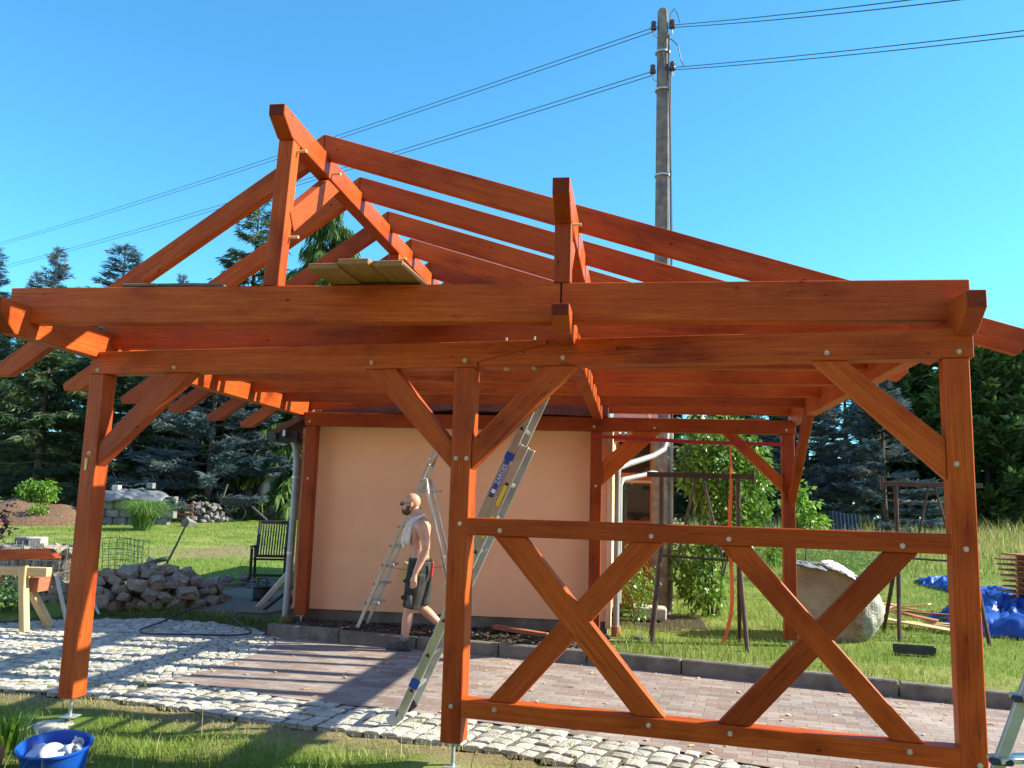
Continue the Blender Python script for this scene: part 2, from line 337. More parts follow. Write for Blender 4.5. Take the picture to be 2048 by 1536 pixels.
def dryness(x, y):
    """0 green .. 1 straw, 2 = bare soil, 3 = sand"""
    f = pl(FRONT, x)
    if y < f: return max(0., 1.05 - (f - y) / .55)
    if x > -.1:
        k = pl(KERB, x)
        if x < 4.0 and y > k: return 2.0
        if x < 5.3 and 5.0 + .5 * abs(x - 4.5) < y < 6.8: return 1.9
        if y > k + .05 and y < k + .8 and x >= 4.0: return .35
        if y > k + 4.2: return min(.75, .2 + max(0, y - 11) * .06)
        return .12
    b = pl(BACK, x)
    if y > b:
        if y < b + .35: return 1.6
        if x > -2.4 and y < 8.2: return 3.0
        if ((x + 5.6) / 1.7) ** 2 + ((y - 13.2) / 1.3) ** 2 < 1: return .8
        return .15
    return 1.
soilv = np.array([dryness(v[0], v[1]) for v in GV])
g = npmesh('ground', GV, GF, None, soilv, k=4, smooth=True); tag(g, kind='structure')
s = NM('meadow'); a = s.n('ShaderNodeAttribute', attribute_name='tone'); mp = s.mapping()
n1 = s.noise(mp, .9, 5); n2 = s.noise(mp, 14, 6, .7); n3 = s.noise(mp, 60, 4, .7)
gr = s.mix((n2, 0), (.08, .14, .022), (.20, .27, .05)); gr = s.mix((s.ramp(n1, 0, [(.45, (0, 0, 0)), (.7, (1, 1, 1))]), 0), gr, (.30, .30, .10))
dry = s.mix((n2, 0), (.13, .10, .05), (.34, .27, .15)); soil = s.mix((n2, 0), (.025, .018, .012), (.11, .08, .055)); sand = s.mix((n2, 0), (.15, .13, .11), (.27, .24, .2))
d0 = s.n('ShaderNodeMath', operation='ADD'); s.l(a, 2, d0, 0); nn = s.n('ShaderNodeMath', operation='MULTIPLY_ADD'); s.l(n2, 0, nn, 0); nn.inputs[1].default_value = .7; nn.inputs[2].default_value = -.35; s.l(nn, 0, d0, 1)
def step(lo, hi):
    r = s.n('ShaderNodeMapRange'); r.inputs[1].default_value = lo; r.inputs[2].default_value = hi; s.l(d0, 0, r, 0); return (r, 0)
c = s.mix(step(.35, .8), gr, dry); c = s.mix(step(1.3, 1.7), c, soil); c = s.mix(step(2.4, 2.7), c, sand); s.col(c)
s.set(Roughness=.97); s.b.inputs['Specular IOR Level'].default_value = .15; s.bump(n3, 0, .8, .03); g.data.materials.append(s.m)
# paving: brick pavers in one sheet
TA = -.143
def sheet(name, poly, z, mat, kind='structure'):
    o = MB().add([(p[0], p[1], z) for p in poly], [tuple(range(len(poly)))]).build(name, mat); return tag(o, kind=kind)
s = NM('brick_pavers'); mp = s.mapping((1, 1, 1), (0, 0, -TA))
br = s.n('ShaderNodeTexBrick'); s.l(mp, 0, br, 0); br.inputs['Scale'].default_value = 1.0; br.inputs['Brick Width'].default_value = .2; br.inputs['Row Height'].default_value = .1
br.inputs['Mortar Size'].default_value = .0035; br.inputs['Mortar Smooth'].default_value = .3; br.inputs['Bias'].default_value = 0
br.inputs['Color1'].default_value = lin((.215, .14, .118)); br.inputs['Color2'].default_value = lin((.32, .262, .238)); br.inputs['Mortar'].default_value = lin((.13, .105, .085))
n1 = s.noise(mp, 1.3, 4); n2 = s.noise(mp, 26, 6, .7); n3 = s.noise(mp, 5, 3)
c = s.mix(1., (br, 0), (s.ramp(n1, 0, [(.35, (.82, .82, .84)), (.65, (1.15, 1.12, 1.1))]), 0), 'MULTIPLY')
c = s.mix(1., c, (s.ramp(n2, 0, [(.3, (.75, .75, .75)), (.7, (1.2, 1.2, 1.2))]), 0), 'MULTIPLY')
c = s.mix((s.ramp(n3, 0, [(.62, (0, 0, 0)), (.74, (.5, .5, .5))]), 0), c, (.3, .28, .25))
s.col(c); s.set(Roughness=.85)
inv = s.n('ShaderNodeMath', operation='SUBTRACT'); inv.inputs[0].default_value = 1; s.l(br, 1, inv, 1)
ad = s.n('ShaderNodeMath', operation='MULTIPLY_ADD'); s.l(n2, 0, ad, 0); ad.inputs[1].default_value = .35; s.l(inv, 0, ad, 2); s.bump(ad, 0, .55, .006)
pv = PAVE[:]; kb = [(x, y + .03) for x, y in reversed(KERB)]; pave_poly = pv + kb
sheet('driveway', pave_poly, 0.0, s.m)
# sett bed under the granite setts
bed = NM('sett_joint_sand'); nb = bed.noise(bed.mapping(), 20, 5, .7); bed.col((bed.ramp(nb, 0, [(.3, (.06, .052, .04)), (.7, (.17, .15, .12))]), 0)); bed.set(Roughness=.98); bed.bump(nb, 0, .6, .02)
def inside(poly, x, y):
    r = False; n = len(poly)
    for i in range(n):
        (x1, y1), (x2, y2) = poly[i], poly[i - 1]
        if (y1 > y) != (y2 > y) and x < (x2 - x1) * (y - y1) / (y2 - y1) + x1: r = not r
    return r
xsb = list(np.linspace(-9, .06, 40)); bedpoly = [(x, pl(FRONT, x)) for x in xsb] + [(x, pl(BACK, x)) for x in reversed(xsb)]
sheet('sett_bed', bedpoly, -.016, bed.m)
xf = list(np.linspace(.06, 13, 50)); strip = [(x, pl(FRONT, x)) for x in xf] + [(x, (pl(PAVE[5:], x) if x > .14 else 3.85) + .02) for x in reversed(xf)]
sheet('edging_bed', strip, -.012, bed.m)
# granite setts, each a worn cushion-topped block; one continuous surface
setts = MB()
def sett(cx, cy, a, lx, ly, z0=-.04, z1=.0, tone=.5):
    ca, sa = math.cos(a), math.sin(a)
    def P(u, v, z): return (cx + u * ca - v * sa, cy + u * sa + v * ca, z)
    j = [(random.uniform(-.13, .13), random.uniform(-.13, .13)) for _ in range(4)]
    base = [(-.5, -.5), (.5, -.5), (.5, .5), (-.5, .5)]; q = [((b[0] + k[0] * .5) * lx, (b[1] + k[1] * .5) * ly) for b, k in zip(base, j)]
    tz = z1 + random.uniform(-.008, .008); tl = (random.uniform(-.03, .03), random.uniform(-.03, .03))
    r0 = [P(u, v, z0) for u, v in q]; r1 = [P(u * .98, v * .98, tz - .010 + u * tl[0] + v * tl[1]) for u, v in q]
    # 8-gon shoulder
    r2 = []
    for i in range(4):
        u, v = q[i]; un, vn = q[(i + 1) % 4]
        for t in (.2, .8): r2.append(P((u + (un - u) * t) * .92, (v + (vn - v) * t) * .92, tz - .003 + u * tl[0] + v * tl[1]))
    top = [P(0, 0, tz + .004)]
    vs = r0 + r1 + r2 + top; fs = []
    for i in range(4):
        k = (i + 1) % 4; fs.append((i, k, 4 + k, 4 + i)); fs.append((4 + i, 4 + k, 8 + 2 * i + 1, 8 + 2 * i)); fs.append((4 + k, 8 + 2 * k, 8 + 2 * i + 1))
    for i in range(8): fs.append((8 + i, 8 + (i + 1) % 8, 16))
    setts.add(vs, fs, min(1, max(.001, tone)))
def in_sett_area(x, y):
    return x < .33 and y > pl(FRONT, x) + .03 and y < pl(BACK, x) - .03 and not (y > .62 and inside(pave_poly, x, y)) and not (x > .04 and y < 1.35)
# segmental arcs whose axes run back from the front edge
r_ = .35
cx0, cy0 = -1.9, 6.2
while r_ < 9:
    wd = random.uniform(.088, .102); n = int(2 * math.pi * r_ / .104)
    a0 = random.uniform(0, 1)
    for k in range(n):
        a = 2 * math.pi * (k + a0) / n; x, y = cx0 + r_ * math.cos(a), cy0 + r_ * math.sin(a)
        if x > -6.2 and in_sett_area(x, y):
            sett(x + random.uniform(-.006, .006), y + random.uniform(-.006, .006), a + math.pi / 2, .101 * random.uniform(.88, 1.0), wd * random.uniform(.86, .97), tone=random.gauss(.5, .22))
    r_ += wd
x = .06
while x < 10:                                            # edging rows of larger setts along the lawn
    f = pl(FRONT, x + .06); p_ = pl(PAVE[5:], x + .06) if x > .12 else 1.32; n = max(2, round((p_ - f) / .13)); rh = (p_ + .012 - f) / n; lw = random.uniform(.115, .15); ang = math.atan2(pl(FRONT, x + .4) - pl(FRONT, x), .4)
    for row in range(n):
        sh = random.uniform(-.02, .02); sett(x + lw / 2 + sh - (row + .5) * rh * math.sin(ang) * .9, f + (row + .5) * rh, ang, lw * .91, rh * random.uniform(.84, .93), tone=random.gauss(.62, .2))
    x += lw
o = setts.build('sett_paving', 'granite'); tag(o, kind='structure')
# kerb of concrete edging stones
kb = MB(); pts = []; x = -.1
L = 0
def kpt(x): return Vector((x, pl(KERB, x), 0))
x = -.1
while x < 12:
    x2 = x + .97; a_, b_ = kpt(x), kpt(x2); d = (b_ - a_).normalized(); n_ = Vector((-d.y, d.x, 0)); e = random.uniform(-.006, .006)
    rot = Matrix((d, n_, Vector((0, 0, 1)))).transposed()
    kb.box((a_ + b_) / 2 + n_ * (.05 + e) + Vector((0, 0, .025 + e)), ((b_ - a_).length - .012, .11, .23), rot); x = x2
o = kb.build('kerb', 'kerb', bevel=.012); tag(o, kind='structure')
# rough concrete footings the post feet stand in
def footing(x, y, z, r, seed):
    rr = random.Random(seed); mb = MB(); ring = []
    for k, (f_, h) in enumerate([(1.3, -.05), (1.0, .004), (.6, .012), (.2, .014)]):
        ring.append([Vector((x + r * f_ * (1 + rr.uniform(-.3, .3)) * math.cos(a), y + r * f_ * (1 + rr.uniform(-.3, .3)) * math.sin(a), z + h + rr.uniform(-.006, .006))) for a in np.linspace(0, 2 * math.pi, 15)[:-1]])
    mb.loft(ring); o = mb.build('concrete_footing', 'palecon', smooth=True); return tag(o, kind='structure')
# ------------------------------------------------------------------ the timber carport frame
CP = thing('timber_carport', 'unfinished orange-brown timber carport frame with open rafters over the driveway', 'carport', (0, 0, 0))
U = Vector((math.cos(TA), math.sin(TA), 0)); N = Vector((-math.sin(TA), math.cos(TA), 0)); Z = Vector((0, 0, 1))
def A(s_, z, d=0.): return U * s_ + N * d + Z * z
PW = .14; TOP = 2.57
def bolt(parent, p, n, r=.0125):
    n = Vector(n).normalized(); mb = MB(); p = Vector(p)
    mb.tube([p - n * .004, p + n * .004], r * 1.25, 14); mb.tube([p + n * .004, p + n * .017], r * .82, 6)
    o = mb.build('bolt', 'boltzinc', None); keep(o, parent); return o
def foot(parent, x, y, z1, z0):
    mb = MB(); mb.tube([(x, y, z0), (x, y, z1)], .013, 12); mb.box((x, y, z1 - .004), (.1, .1, .008)); mb.box((x, y, z0 + .03), (.11, .11, .008))
    o = mb.build('post_foot', 'zinc', None); keep(o, parent); return o
S1, S2, S3 = 0., 3.067, 6.114
posts = []
for s0, zb, gz in ((S1, .115, -.055), (S2, .111, -.075), (S3, .10, -.09)):
    p = beam('post', A(s0 + PW / 2, zb, PW / 2), A(s0 + PW / 2, TOP - .001, PW / 2), PW, PW, 'wood', CP, up=N)
    c_ = A(s0 + PW / 2, 0, PW / 2); foot(p, c_.x, c_.y, zb, gz); posts.append(p)
footing(.05, .0, -.072, .17, 1); footing(3.16, -.46, -.088, .24, 2)
P1, P2, P3 = posts
# front plate in two lengths with a scarf joint
t0, t1 = TOP, 2.748
prism('plate', [(-.0, t0), (3.235, t0), (3.235, t0 + .035), (3.72, t1 - .035), (3.72, t1), (0, t1)], PW, A(0, 0, .004), U, Z, 'wood', CP)
PL2 = prism('plate', [(3.239, t0), (6.28, t0), (6.28, t1), (3.724, t1), (3.724, t1 - .035), (3.239, t0 + .035)], PW, A(0, 0, .002), U, Z, 'wood', CP)
PL1 = [o for o in CP.children if o.name == 'plate'][0]
for s_, z in ((.075, 2.60), (.785, 2.61), (2.44, 2.615)): bolt(PL1, A(s_, z, .004), -N)
for s_, z in ((3.14, 2.615), (3.83, 2.62), (5.475, 2.615), (6.2, 2.605)): bolt(PL2, A(s_, z, .002 if s_ > 3.2 else .004), -N)
for s_ in (3.42, 3.62):
    bolt(PL2, A(s_, TOP - .002, .07), -Z, .018); mb = MB(); mb.tube([A(s_, t1 - .005, .05), A(s_, t1 + .03, .05)], .008, 8); o = mb.build('bolt', 'zinc'); keep(o, PL2)
for p, lst in ((P1, [(.075, 1.945)]), (P2, [(3.105, 1.945), (3.18, 1.945), (3.15, 1.51), (3.135, .34)]), (P3, [(6.16, 1.95), (6.19, 1.47), (6.21, .31)])):
    for s_, z in lst: bolt(p, A(s_, z, 0), -N)
o = MB().box(A(.055, 1.86, .0), (.018, .02, .09), Matrix.Rotation(TA, 3, 'Z')).build('mortise_wedge', 'peg'); keep(o, P1)
# braces of the front frame (set back 2 cm from the face)
BD = .10
def abrace(poly, name='brace', d=.015, mat='wood', dep=BD):
    (x0, z0), (x1, z1) = poly[0], poly[-1]; e = (Vector(poly[1]) - Vector(poly[2])) if len(poly) == 4 else Vector((1, 0))
    g_ = math.atan2(e.y, e.x); g_ = g_ if abs(g_) <= math.pi / 2 else g_ - math.copysign(math.pi, g_)
    return prism(name, poly, dep, A(0, 0, d), U, Z, mat, CP, grain=g_)
# polygon order: corner, along, along, corner  (edges 1-2 run with the grain)
abrace([(.141, 1.848), (.141, 2.03), (.70, TOP), (.95, TOP)])
abrace([(3.066, 1.872), (3.066, 2.051), (2.62, TOP), (2.385, TOP)])
abrace([(3.208, 1.873), (3.208, 2.069), (3.70, TOP), (3.921, TOP)])
abrace([(6.113, 1.858), (6.113, 2.094), (5.58, TOP), (5.387, TOP)])
# railing panel between the centre and right posts
zD, zE, dd = 1.5516, .389, .1143
RD = beam('rail', A(3.2, zD - dd / 2, .062), A(6.121, zD - dd / 2, .062), .12, dd, 'wood', CP)
RE = beam('rail', A(3.2, zE - dd / 2, .062), A(6.121, zE - dd / 2, .062), .12, dd, 'wood', CP)
for s_, z in ((3.43, 1.475), (4.42, 1.475), (4.89, 1.475), (5.86, 1.475)): bolt(RD, A(s_, z, .002), -N)
for s_, z in ((3.43, .345), (4.41, .345), (4.89, .345), (5.86, .345)): bolt(RE, A(s_, z, .002), -N)
t, b = zD - dd, zE
def xbr(a0, a1, b0, b1, d): return prism('cross_brace', [(a0, t), (a1, t), (b1, b), (b0, b)], .085, A(0, 0, d), U, Z, 'wood', CP, grain=math.atan2(b - t, b0 - a0))
xbr(3.381, 3.593, 4.313, 4.509, .02); xbr(4.294, 4.493, 3.373, 3.56, .024)
xbr(4.83, 5.014, 5.773, 5.94, .02); xbr(5.766, 5.946, 4.817, 5.005, .024)
# purlins running back over the frame, noses chamfered
PUR = .112
def purlin(x, z0, z1, y0, y1, ch=.16, name='purlin'):
    h = z1 - z0; poly = [(y0, z1), (y0, z1 - h * .45), (y0 + ch, z0), (y1, z0), (y1, z1)]
    return prism(name, poly, PUR, (x + PUR, 0, 0), (0, 1, 0), (0, 0, 1), 'wood', CP)
purlin(-.05, 2.703, 2.927, -1.08, 4.62); PM = purlin(3.76, 2.703, 2.86, -1.08, 4.62); purlin(6.117, 2.703, 2.927, -1.08, 4.62)
RG = purlin(1.809, 4.098, 4.273, -.978, 4.5, name='ridge_purlin'); MU = purlin(3.742, 3.46, 3.693, -.997, 4.5)
# tie beams (the first carries the front posts and is jointed over the middle purlin)
B0, B1 = 2.807, 3.06
beam('tie_beam', (-.106, -.745, (B0 + B1) / 2), (3.79, -.745, (B0 + B1) / 2), .11, B1 - B0, 'wood', CP)
beam('tie_beam', (3.797, -.745, (B0 + B1) / 2 + .002), (6.245, -.745, (B0 + B1) / 2 + .002), .112, B1 - B0, 'wood', CP)
RY0, RYS = -.167, .856
for k in range(6):
    y = .20 + k * .858
    beam('tie_beam', (-.03, y, 2.92), (6.2, y, 2.92), .1, .225, 'wood', CP)
# posts standing on the tie beams, with pegs and braces
def peg(parent, a, b):
    o = MB().tube([a, b], .011, 8).build('peg', 'peg'); keep(o, parent)
KP = beam('king_post', (1.823, -.737, B1 + .002), (1.865, -.737, 4.10), PUR - .002, .112, 'wood', CP, up=(0, 1, 0))
peg(KP, (1.9, -.72, 4.045), (1.985, -.72, 4.045)); peg(KP, (1.88, -.70, 3.43), (1.96, -.70, 3.43))
KP2 = beam('king_post', (1.865, 1.93, 3.034), (1.865, 1.93, 4.10), PUR - .002, .1, 'wood', CP, up=(0, 1, 0)); peg(KP2, (1.9, 1.93, 4.06), (1.98, 1.93, 4.06))
MP = beam('queen_post', (3.798, -.745, B1 + .002), (3.798, -.745, 3.462), PUR - .002, .112, 'wood', CP, up=(0, 1, 0)); peg(MP, (3.84, -.72, 3.475), (3.91, -.72, 3.475))
beam('queen_post', (3.798, 1.93, 3.034), (3.798, 1.93, 3.462), PUR - .002, .1, 'wood', CP, up=(0, 1, 0))
def ybr(x, y0, z0, y1, z1, ht=.13, wd=.075): return beam('brace', (x, y0, z0), (x, y1, z1), wd, ht, 'wood', CP, up=(0, 0, 1))
ybr(1.868, -.70, 3.54, .12, 4.15, .15); peg(RG, (1.9, -.05, 4.15), (1.99, -.05, 4.15))
ybr(3.80, -.72, 3.12, -.22, 3.55)

# rafters in pairs, meeting at a plumb seam over the ridge
AX, AZ, RT, VH = 1.887, 4.427, .075, .188
XE = [6.85, 6.6, 6.6, 6.43, 6.42, 6.4]
for k in range(6):
    y = RY0 + k * RYS; dz = random.uniform(-.004, .004)
    zl = lambda x: AZ + dz - .698 * (AX - x); zr = lambda x: AZ + dz - .3116 * (x - AX)
    xe = -.735; poly = [(AX - .0015, zl(AX)), (AX - .0015, zl(AX) - VH), (xe + .17, zl(xe + .17) - VH), (xe + .02, zl(xe) - .075), (xe, zl(xe) - .015)]
    prism('rafter', poly, RT, (0, y, 0), (1, 0, 0), (0, 0, 1), 'wood', CP, grain=math.atan(.698))
    xe = XE[k]; poly = [(AX + .0015, zr(AX) - .002), (xe, zr(xe)), (xe - .01, zr(xe) - .09), (xe - .09, zr(xe - .09) - VH), (AX + .0015, zr(AX) - VH - .002)]
    prism('rafter', poly, RT, (0, y, 0), (1, 0, 0), (0, 0, 1), 'wood', CP, grain=-math.atan(.3116))
# rear frame in front of the house wall
def CY(x): return 4.269 + .029 * (x - 3)
for x, zb in ((.123, .222), (3.731, .22), (6.0, .192)):
    y = CY(x) + PW / 2; p = beam('post', (x + PW / 2, y, zb), (x + PW / 2, y, TOP - .001), PW, PW, 'wood', CP, up=(0, 1, 0))
    foot(p, x + PW / 2, y, zb, .07); bolt(p, (x + .07, y - .0705, 1.9), (0, -1, 0))
RP = beam('plate', (.1, CY(.1) + .072, 2.655), (6.16, CY(6.16) + .072, 2.655), .138, .168, 'wood', CP)
for x in (.17, 3.77, 4.5, 6.05): bolt(RP, (x, CY(x) + .002, 2.62), (0, -1, 0))
def cbr(poly, y, g_): return prism('brace', poly, .09, (0, y, 0), (1, 0, 0), (0, 0, 1), 'wood', CP, grain=g_)
cbr([(3.872, 1.91), (3.872, 2.2), (4.27, TOP), (4.58, TOP)], 4.32, math.pi / 4)
cbr([(5.999, 1.88), (5.999, 2.06), (5.47, TOP), (5.3, TOP)], 4.34, -.8)
beam('brace', (6.158, 3.50, 2.80), (6.10, 4.40, 1.81), .085, .13, 'wood', CP, up=(0, 0, 1))
# ------------------------------------------------------------------ boards laid on the first tie beam
zt = B1 + .006
bl = ['plain scaffold board on the tie beam, leftmost and lowest of the three side by side', 'plain scaffold board on the tie beam, middle of the three side by side', 'plain scaffold board on the tie beam, right one of the three below the ridge']
for k, (x, dz, r) in enumerate(((2.37, 0, .0), (2.575, .018, .03), (2.785, .012, .0))):
    t = beam('scaffold_board', (x + .03, 1.1, zt + .02 + dz), (x - .04 + .0, -1.16 - .03 * (k == 1), zt + .022 + dz), .2, .038, 'plank', None, up=(0, 0, 1)); tag(t, bl[k], 'board', 'scaffold boards on the tie beam')
for k, (x0, x1, y, lab) in enumerate(((.73, .98, -.74, 'short dark weathered board end lying on the left of the tie beam'), (.96, 1.28, -.70, 'longest of the dark weathered boards lying flat on the tie beam'), (1.26, 1.46, -.73, 'dark weathered board end on the tie beam nearest the king post'))):
    t = beam('weathered_board', (x0, y, zt + .012 + .008 * (k == 1)), (x1, y, zt + .012 + .01 * (k == 1)), .1, .022, 'greyplank', None); tag(t, lab, 'board', 'dark board ends on the tie beam')
# ------------------------------------------------------------------ house
HO = thing('house', 'small peach plastered house with grey plinth behind the carport', 'house', (0, 0, 0))
hx0, hx1 = .0, 3.98; hy = 4.5
def HY(x): return hy + .029 * (x - 3)
def wallbox(name, x0, x1, z0, z1, y0, y1, mat):
    mb = MB(); vs = [(x0, HY(x0) + y0, z0), (x1, HY(x1) + y0, z0), (x1, HY(x1) + y1, z0), (x0, HY(x0) + y1, z0)]; vs += [(a, b, z1) for a, b, c in vs]
    mb.add(vs, [(0, 1, 5, 4), (1, 2, 6, 5), (2, 3, 7, 6), (3, 0, 4, 7), (4, 5, 6, 7), (3, 2, 1, 0)]); return mb.build(name, mat, HO)
mb = MB(); e, pk = 2.56, 2.74; d = 7.0
f = [(hx0, HY(hx0), .28), (hx1, HY(hx1), .28), (hx1, HY(hx1), e), ((hx0 + hx1) / 2, HY(2), pk), (hx0, HY(hx0), e)]
mb.add(f + [(a, b + d, c) for a, b, c in f], [(0, 1, 2, 3, 4), (9, 8, 7, 6, 5)] + [(i, i + 5, (i + 1) % 5 + 5, (i + 1) % 5) for i in range(5)]); mb.build('wall', 'plaster', HO)
wallbox('plinth', hx0 + .04, hx1 - .03, -.1, .283, .025, .5, 'plinth')
# pale plaster return and corner board on the right
wallbox('corner_trim', 3.93, 3.995, .2, 2.6, -.012, .3, 'cream')
mb = MB(); prof = [(-.36, 2.42), (.06, 2.66), (2.0, 2.80), (3.94, 2.74), (3.94, 2.86), (2.0, 2.92), (.04, 2.74), (-.40, 2.48)]
mb.add([(x, 4.25, z) for x, z in prof] + [(x, 11.6, z) for x, z in prof], [(0, 1, 6, 7), (1, 2, 5, 6), (2, 3, 4, 5), (15, 14, 9, 8), (14, 13, 10, 9), (13, 12, 11, 10)] + [(i, i + 8, (i + 1) % 8 + 8, (i + 1) % 8) for i in range(8)]); rf = mb.build('roof', 'roof', HO)
mb = MB(); mb.tube([(-.33, 4.2, 2.42), (-.33, 11.5, 2.42)], .06, 10); mb.build('gutter', 'black', HO)
mb = MB(); mb.box((-.14, 4.3, 2.42), (.26, .1, .12)); mb.build('soffit_box', 'darkwood', HO)
lampo = MB().box((-.16, 4.20, 2.46), (.05, .05, .1)).build('wall_lamp', 'black', HO); MB().box((-.155, 4.172, 2.465), (.032, .012, .075)).build('lamp_glass', 'whitep', lampo)
dp = MB().tube([(-.1, 4.36, 2.38), (-.06, 4.36, 2.28), (-.035, 4.36, 2.1), (-.03, 4.34, 1.2), (-.03, 4.30, .17)], .045, 14).build('downpipe', 'pipe', HO, smooth=True, auto=40)
MB().tube([(-.03, 4.30, .19), (-.03, 4.30, .02)], [.062, .062], 14).build('pipe_shoe', 'terra', dp)
for z in (.95, 1.9): MB().tube([(-.03, 4.335, z), (-.03, 4.335, z + .03)], .05, 14).build('pipe_clip', 'zinc', dp)
# right-hand pipes
dq = MB().tube([(4.06, 4.5, .2), (4.06, 4.5, 2.06), (4.07, 4.52, 2.14), (4.2, 4.7, 2.2), (4.5, 5.35, 2.34), (4.66, 5.75, 2.46), (4.70, 5.85, 2.6), (4.70, 5.85, 2.72)], .038, 12).build('downpipe', 'whitepipe', HO, smooth=True, auto=50)
MB().tube([(4.06, 4.5, .24), (4.06, 4.5, .06)], .058, 12).build('pipe_shoe', 'terra', dq)
MB().tube([(4.09, 4.62, .5), (4.09, 4.62, 1.92), (4.12, 4.68, 2.0), (4.38, 5.2, 2.08), (4.5, 5.5, 2.13), (4.56, 5.7, 2.13)], .03, 12).build('downpipe', 'whitepipe', HO, smooth=True, auto=50)
# glazed porch between the house and the pole
PO = thing('porch', 'orange timber porch with dark windows beside the peach house', 'porch', (0, 0, 0))
py = 7.4; px_, pw = 4.27, .52
MB().box((px_, py + .06, .65), (pw, .08, 1.3)).build('panel', 'orange', PO)
for x in (4.06, 4.17, 4.28, 4.39, 4.5): MB().box((x, py + .01, .62), (.012, .03, 1.2)).build('panel_batten', 'orange', PO)
for z0, z1 in ((1.46, 2.02), (2.20, 2.72)): MB().box((px_, py + .07, (z0 + z1) / 2), (pw, .02, z1 - z0)).build('window_pane', 'glass', PO)
for z, h in ((1.38, .16), (2.11, .17), (2.76, .1)): MB().box((px_, py + .035, z), (pw + .02, .1, h)).build('window_rail', 'orange', PO, bevel=.01)
MB().box((px_, py - .01, 2.06), (pw + .03, .05, .035)).build('window_sill', 'cream', PO, bevel=.006)
for x in (4.0, 4.53): MB().box((x, py + .03, 1.4), (.05, .11, 2.8)).build('window_post', 'orange', PO, bevel=.006)
for k in range(6): beam('porch_rafter', (4.02 + k * .09, 5.2, 2.62 + k * .02), (4.02 + k * .09 - .02, 7.6, 3.2 + k * .02), .045, .09, 'orange', PO)
MB().box((4.27, 6.5, 3.06), (.62, 2.6, .03), Matrix.Rotation(.236, 3, 'X')).build('porch_roof', 'roof', PO)
beam('porch_plate', (3.985, 5.45, 2.58), (4.56, 5.45, 2.58), .07, .09, 'orange', PO)
# ------------------------------------------------------------------ utility pole and its cables
UP = thing('utility_pole', 'tall grey concrete utility pole with brown insulators rising behind the rafters', 'pole', (4.66, 7.05, 0))
mb = MB(); rings = []
for z, hw in ((0, .15), (3.0, .135), (6, .11), (9.3, .09), (9.72, .085), (9.79, .055)):
    h2 = hw * .8; c = hw * .35
    rings.append([(-hw, -h2 + c, z), (-hw + c, -h2, z), (hw - c, -h2, z), (hw, -h2 + c, z), (hw, h2 - c, z), (hw - c, h2, z), (-hw + c, h2, z), (-hw, h2 - c, z)])
mb.loft(rings); mb.build('shaft', 'concrete', UP)
mb = MB(); mb.box((.155, .03, 1.5), (.06, .06, 3.0)); mb.build('cable_guard', 'cream', UP, bevel=.008)
for z in (6.9, 8.35, 9.0): MB().tube([(0, 0, z), (0, 0, z + .025)], .125, 16).build('steel_band', 'zinc', UP)
for x, z in ((-.15, 9.44), (-.16, 8.68), (.15, 9.45), (.155, 8.72)):
    i_ = MB().lathe((x, -.05, z), [(.0, .1), (.04, .1), (.045, .07), (.03, .05), (.05, .02), (.05, -.03), (.03, -.05), (.0, -.05)], 14).build('insulator', 'insul', UP, smooth=True)
    MB().tube([(x, -.05, z - .04), (x, -.05, z - .13), (x * .7, -.05, z - .17), (x * .35, -.05, z - .15)], .012, 8).build('hook', 'zinc', i_)
mb = MB()
mb.tube([(.12, -.06, 8.75), (.13, -.07, 7.5), (.15, -.08, 6), (.155, -.09, 3)], .012, 8)
mb.tube([(.10, -.08, 9.3), (.09, -.09, 8.7), (.12, -.1, 7.6), (.14, -.1, 5.5), (.16, -.1, 3)], .014, 8)
mb.tube([(.10, -.06, 9.4), (.12, -.06, 9.66), (.18, -.06, 9.75), (.23, -.06, 9.66), (.27, -.06, 9.5)], .008, 8)
mb.tube([(.02, -.11, 8.7), (0, -.12, 9.1), (.05, -.12, 9.22), (.15, -.1, 9.18), (.24, -.06, 9.1), (.29, -.05, 8.85), (.34, -.05, 8.74)], .008, 8)
mb.build('riser_cable', 'cable', UP)
def span(a, b, sag, n=24):
    a, b = Vector(a), Vector(b); return [a.lerp(b, t) - Vector((0, 0, 4 * sag * t * (1 - t))) for t in np.linspace(0, 1, n + 1)]
far = {0: Vector((-25.5, 28.7, 13.5)), 1: Vector((-25.5, 28.8, 12.35))}
names = ['upper', 'lower']
for k, (zl, zr) in enumerate(((9.44, 9.47), (8.68, 8.73))):
    A0 = Vector((4.5, 7.0, zl)); d = far[k] - A0; B_ = A0 + d * 1.6
    nr = (Vector((6.7, 2.7, 7.06)), Vector((8.32, 2.97, 6.83)))[k]; C0 = Vector((4.82, 7.0, zr)); dn = nr - C0; D_ = C0 + dn * (1.9 if k == 0 else 1.5)
    for j, off in enumerate((.0, -.07)):
        o = MB().tube([p + Vector((0, 0, off)) for p in span(A0, B_, .35 + .04 * j)], .0075, 6).build('power_cable', 'cable')
        tag(o, f"{('upper' if j == 0 else 'lower')} wire of the {names[k]} pair of power cables left of the pole", 'cable', 'power cables strung from the pole')
        o = MB().tube([p + Vector((0, 0, off * .6)) for p in span(C0, D_, .05 + .02 * j)], .006, 6).build('power_cable', 'cable')
        tag(o, f"{('upper' if j == 0 else 'lower')} wire of the {names[k]} pair of power cables right of the pole", 'cable', 'power cables strung from the pole')
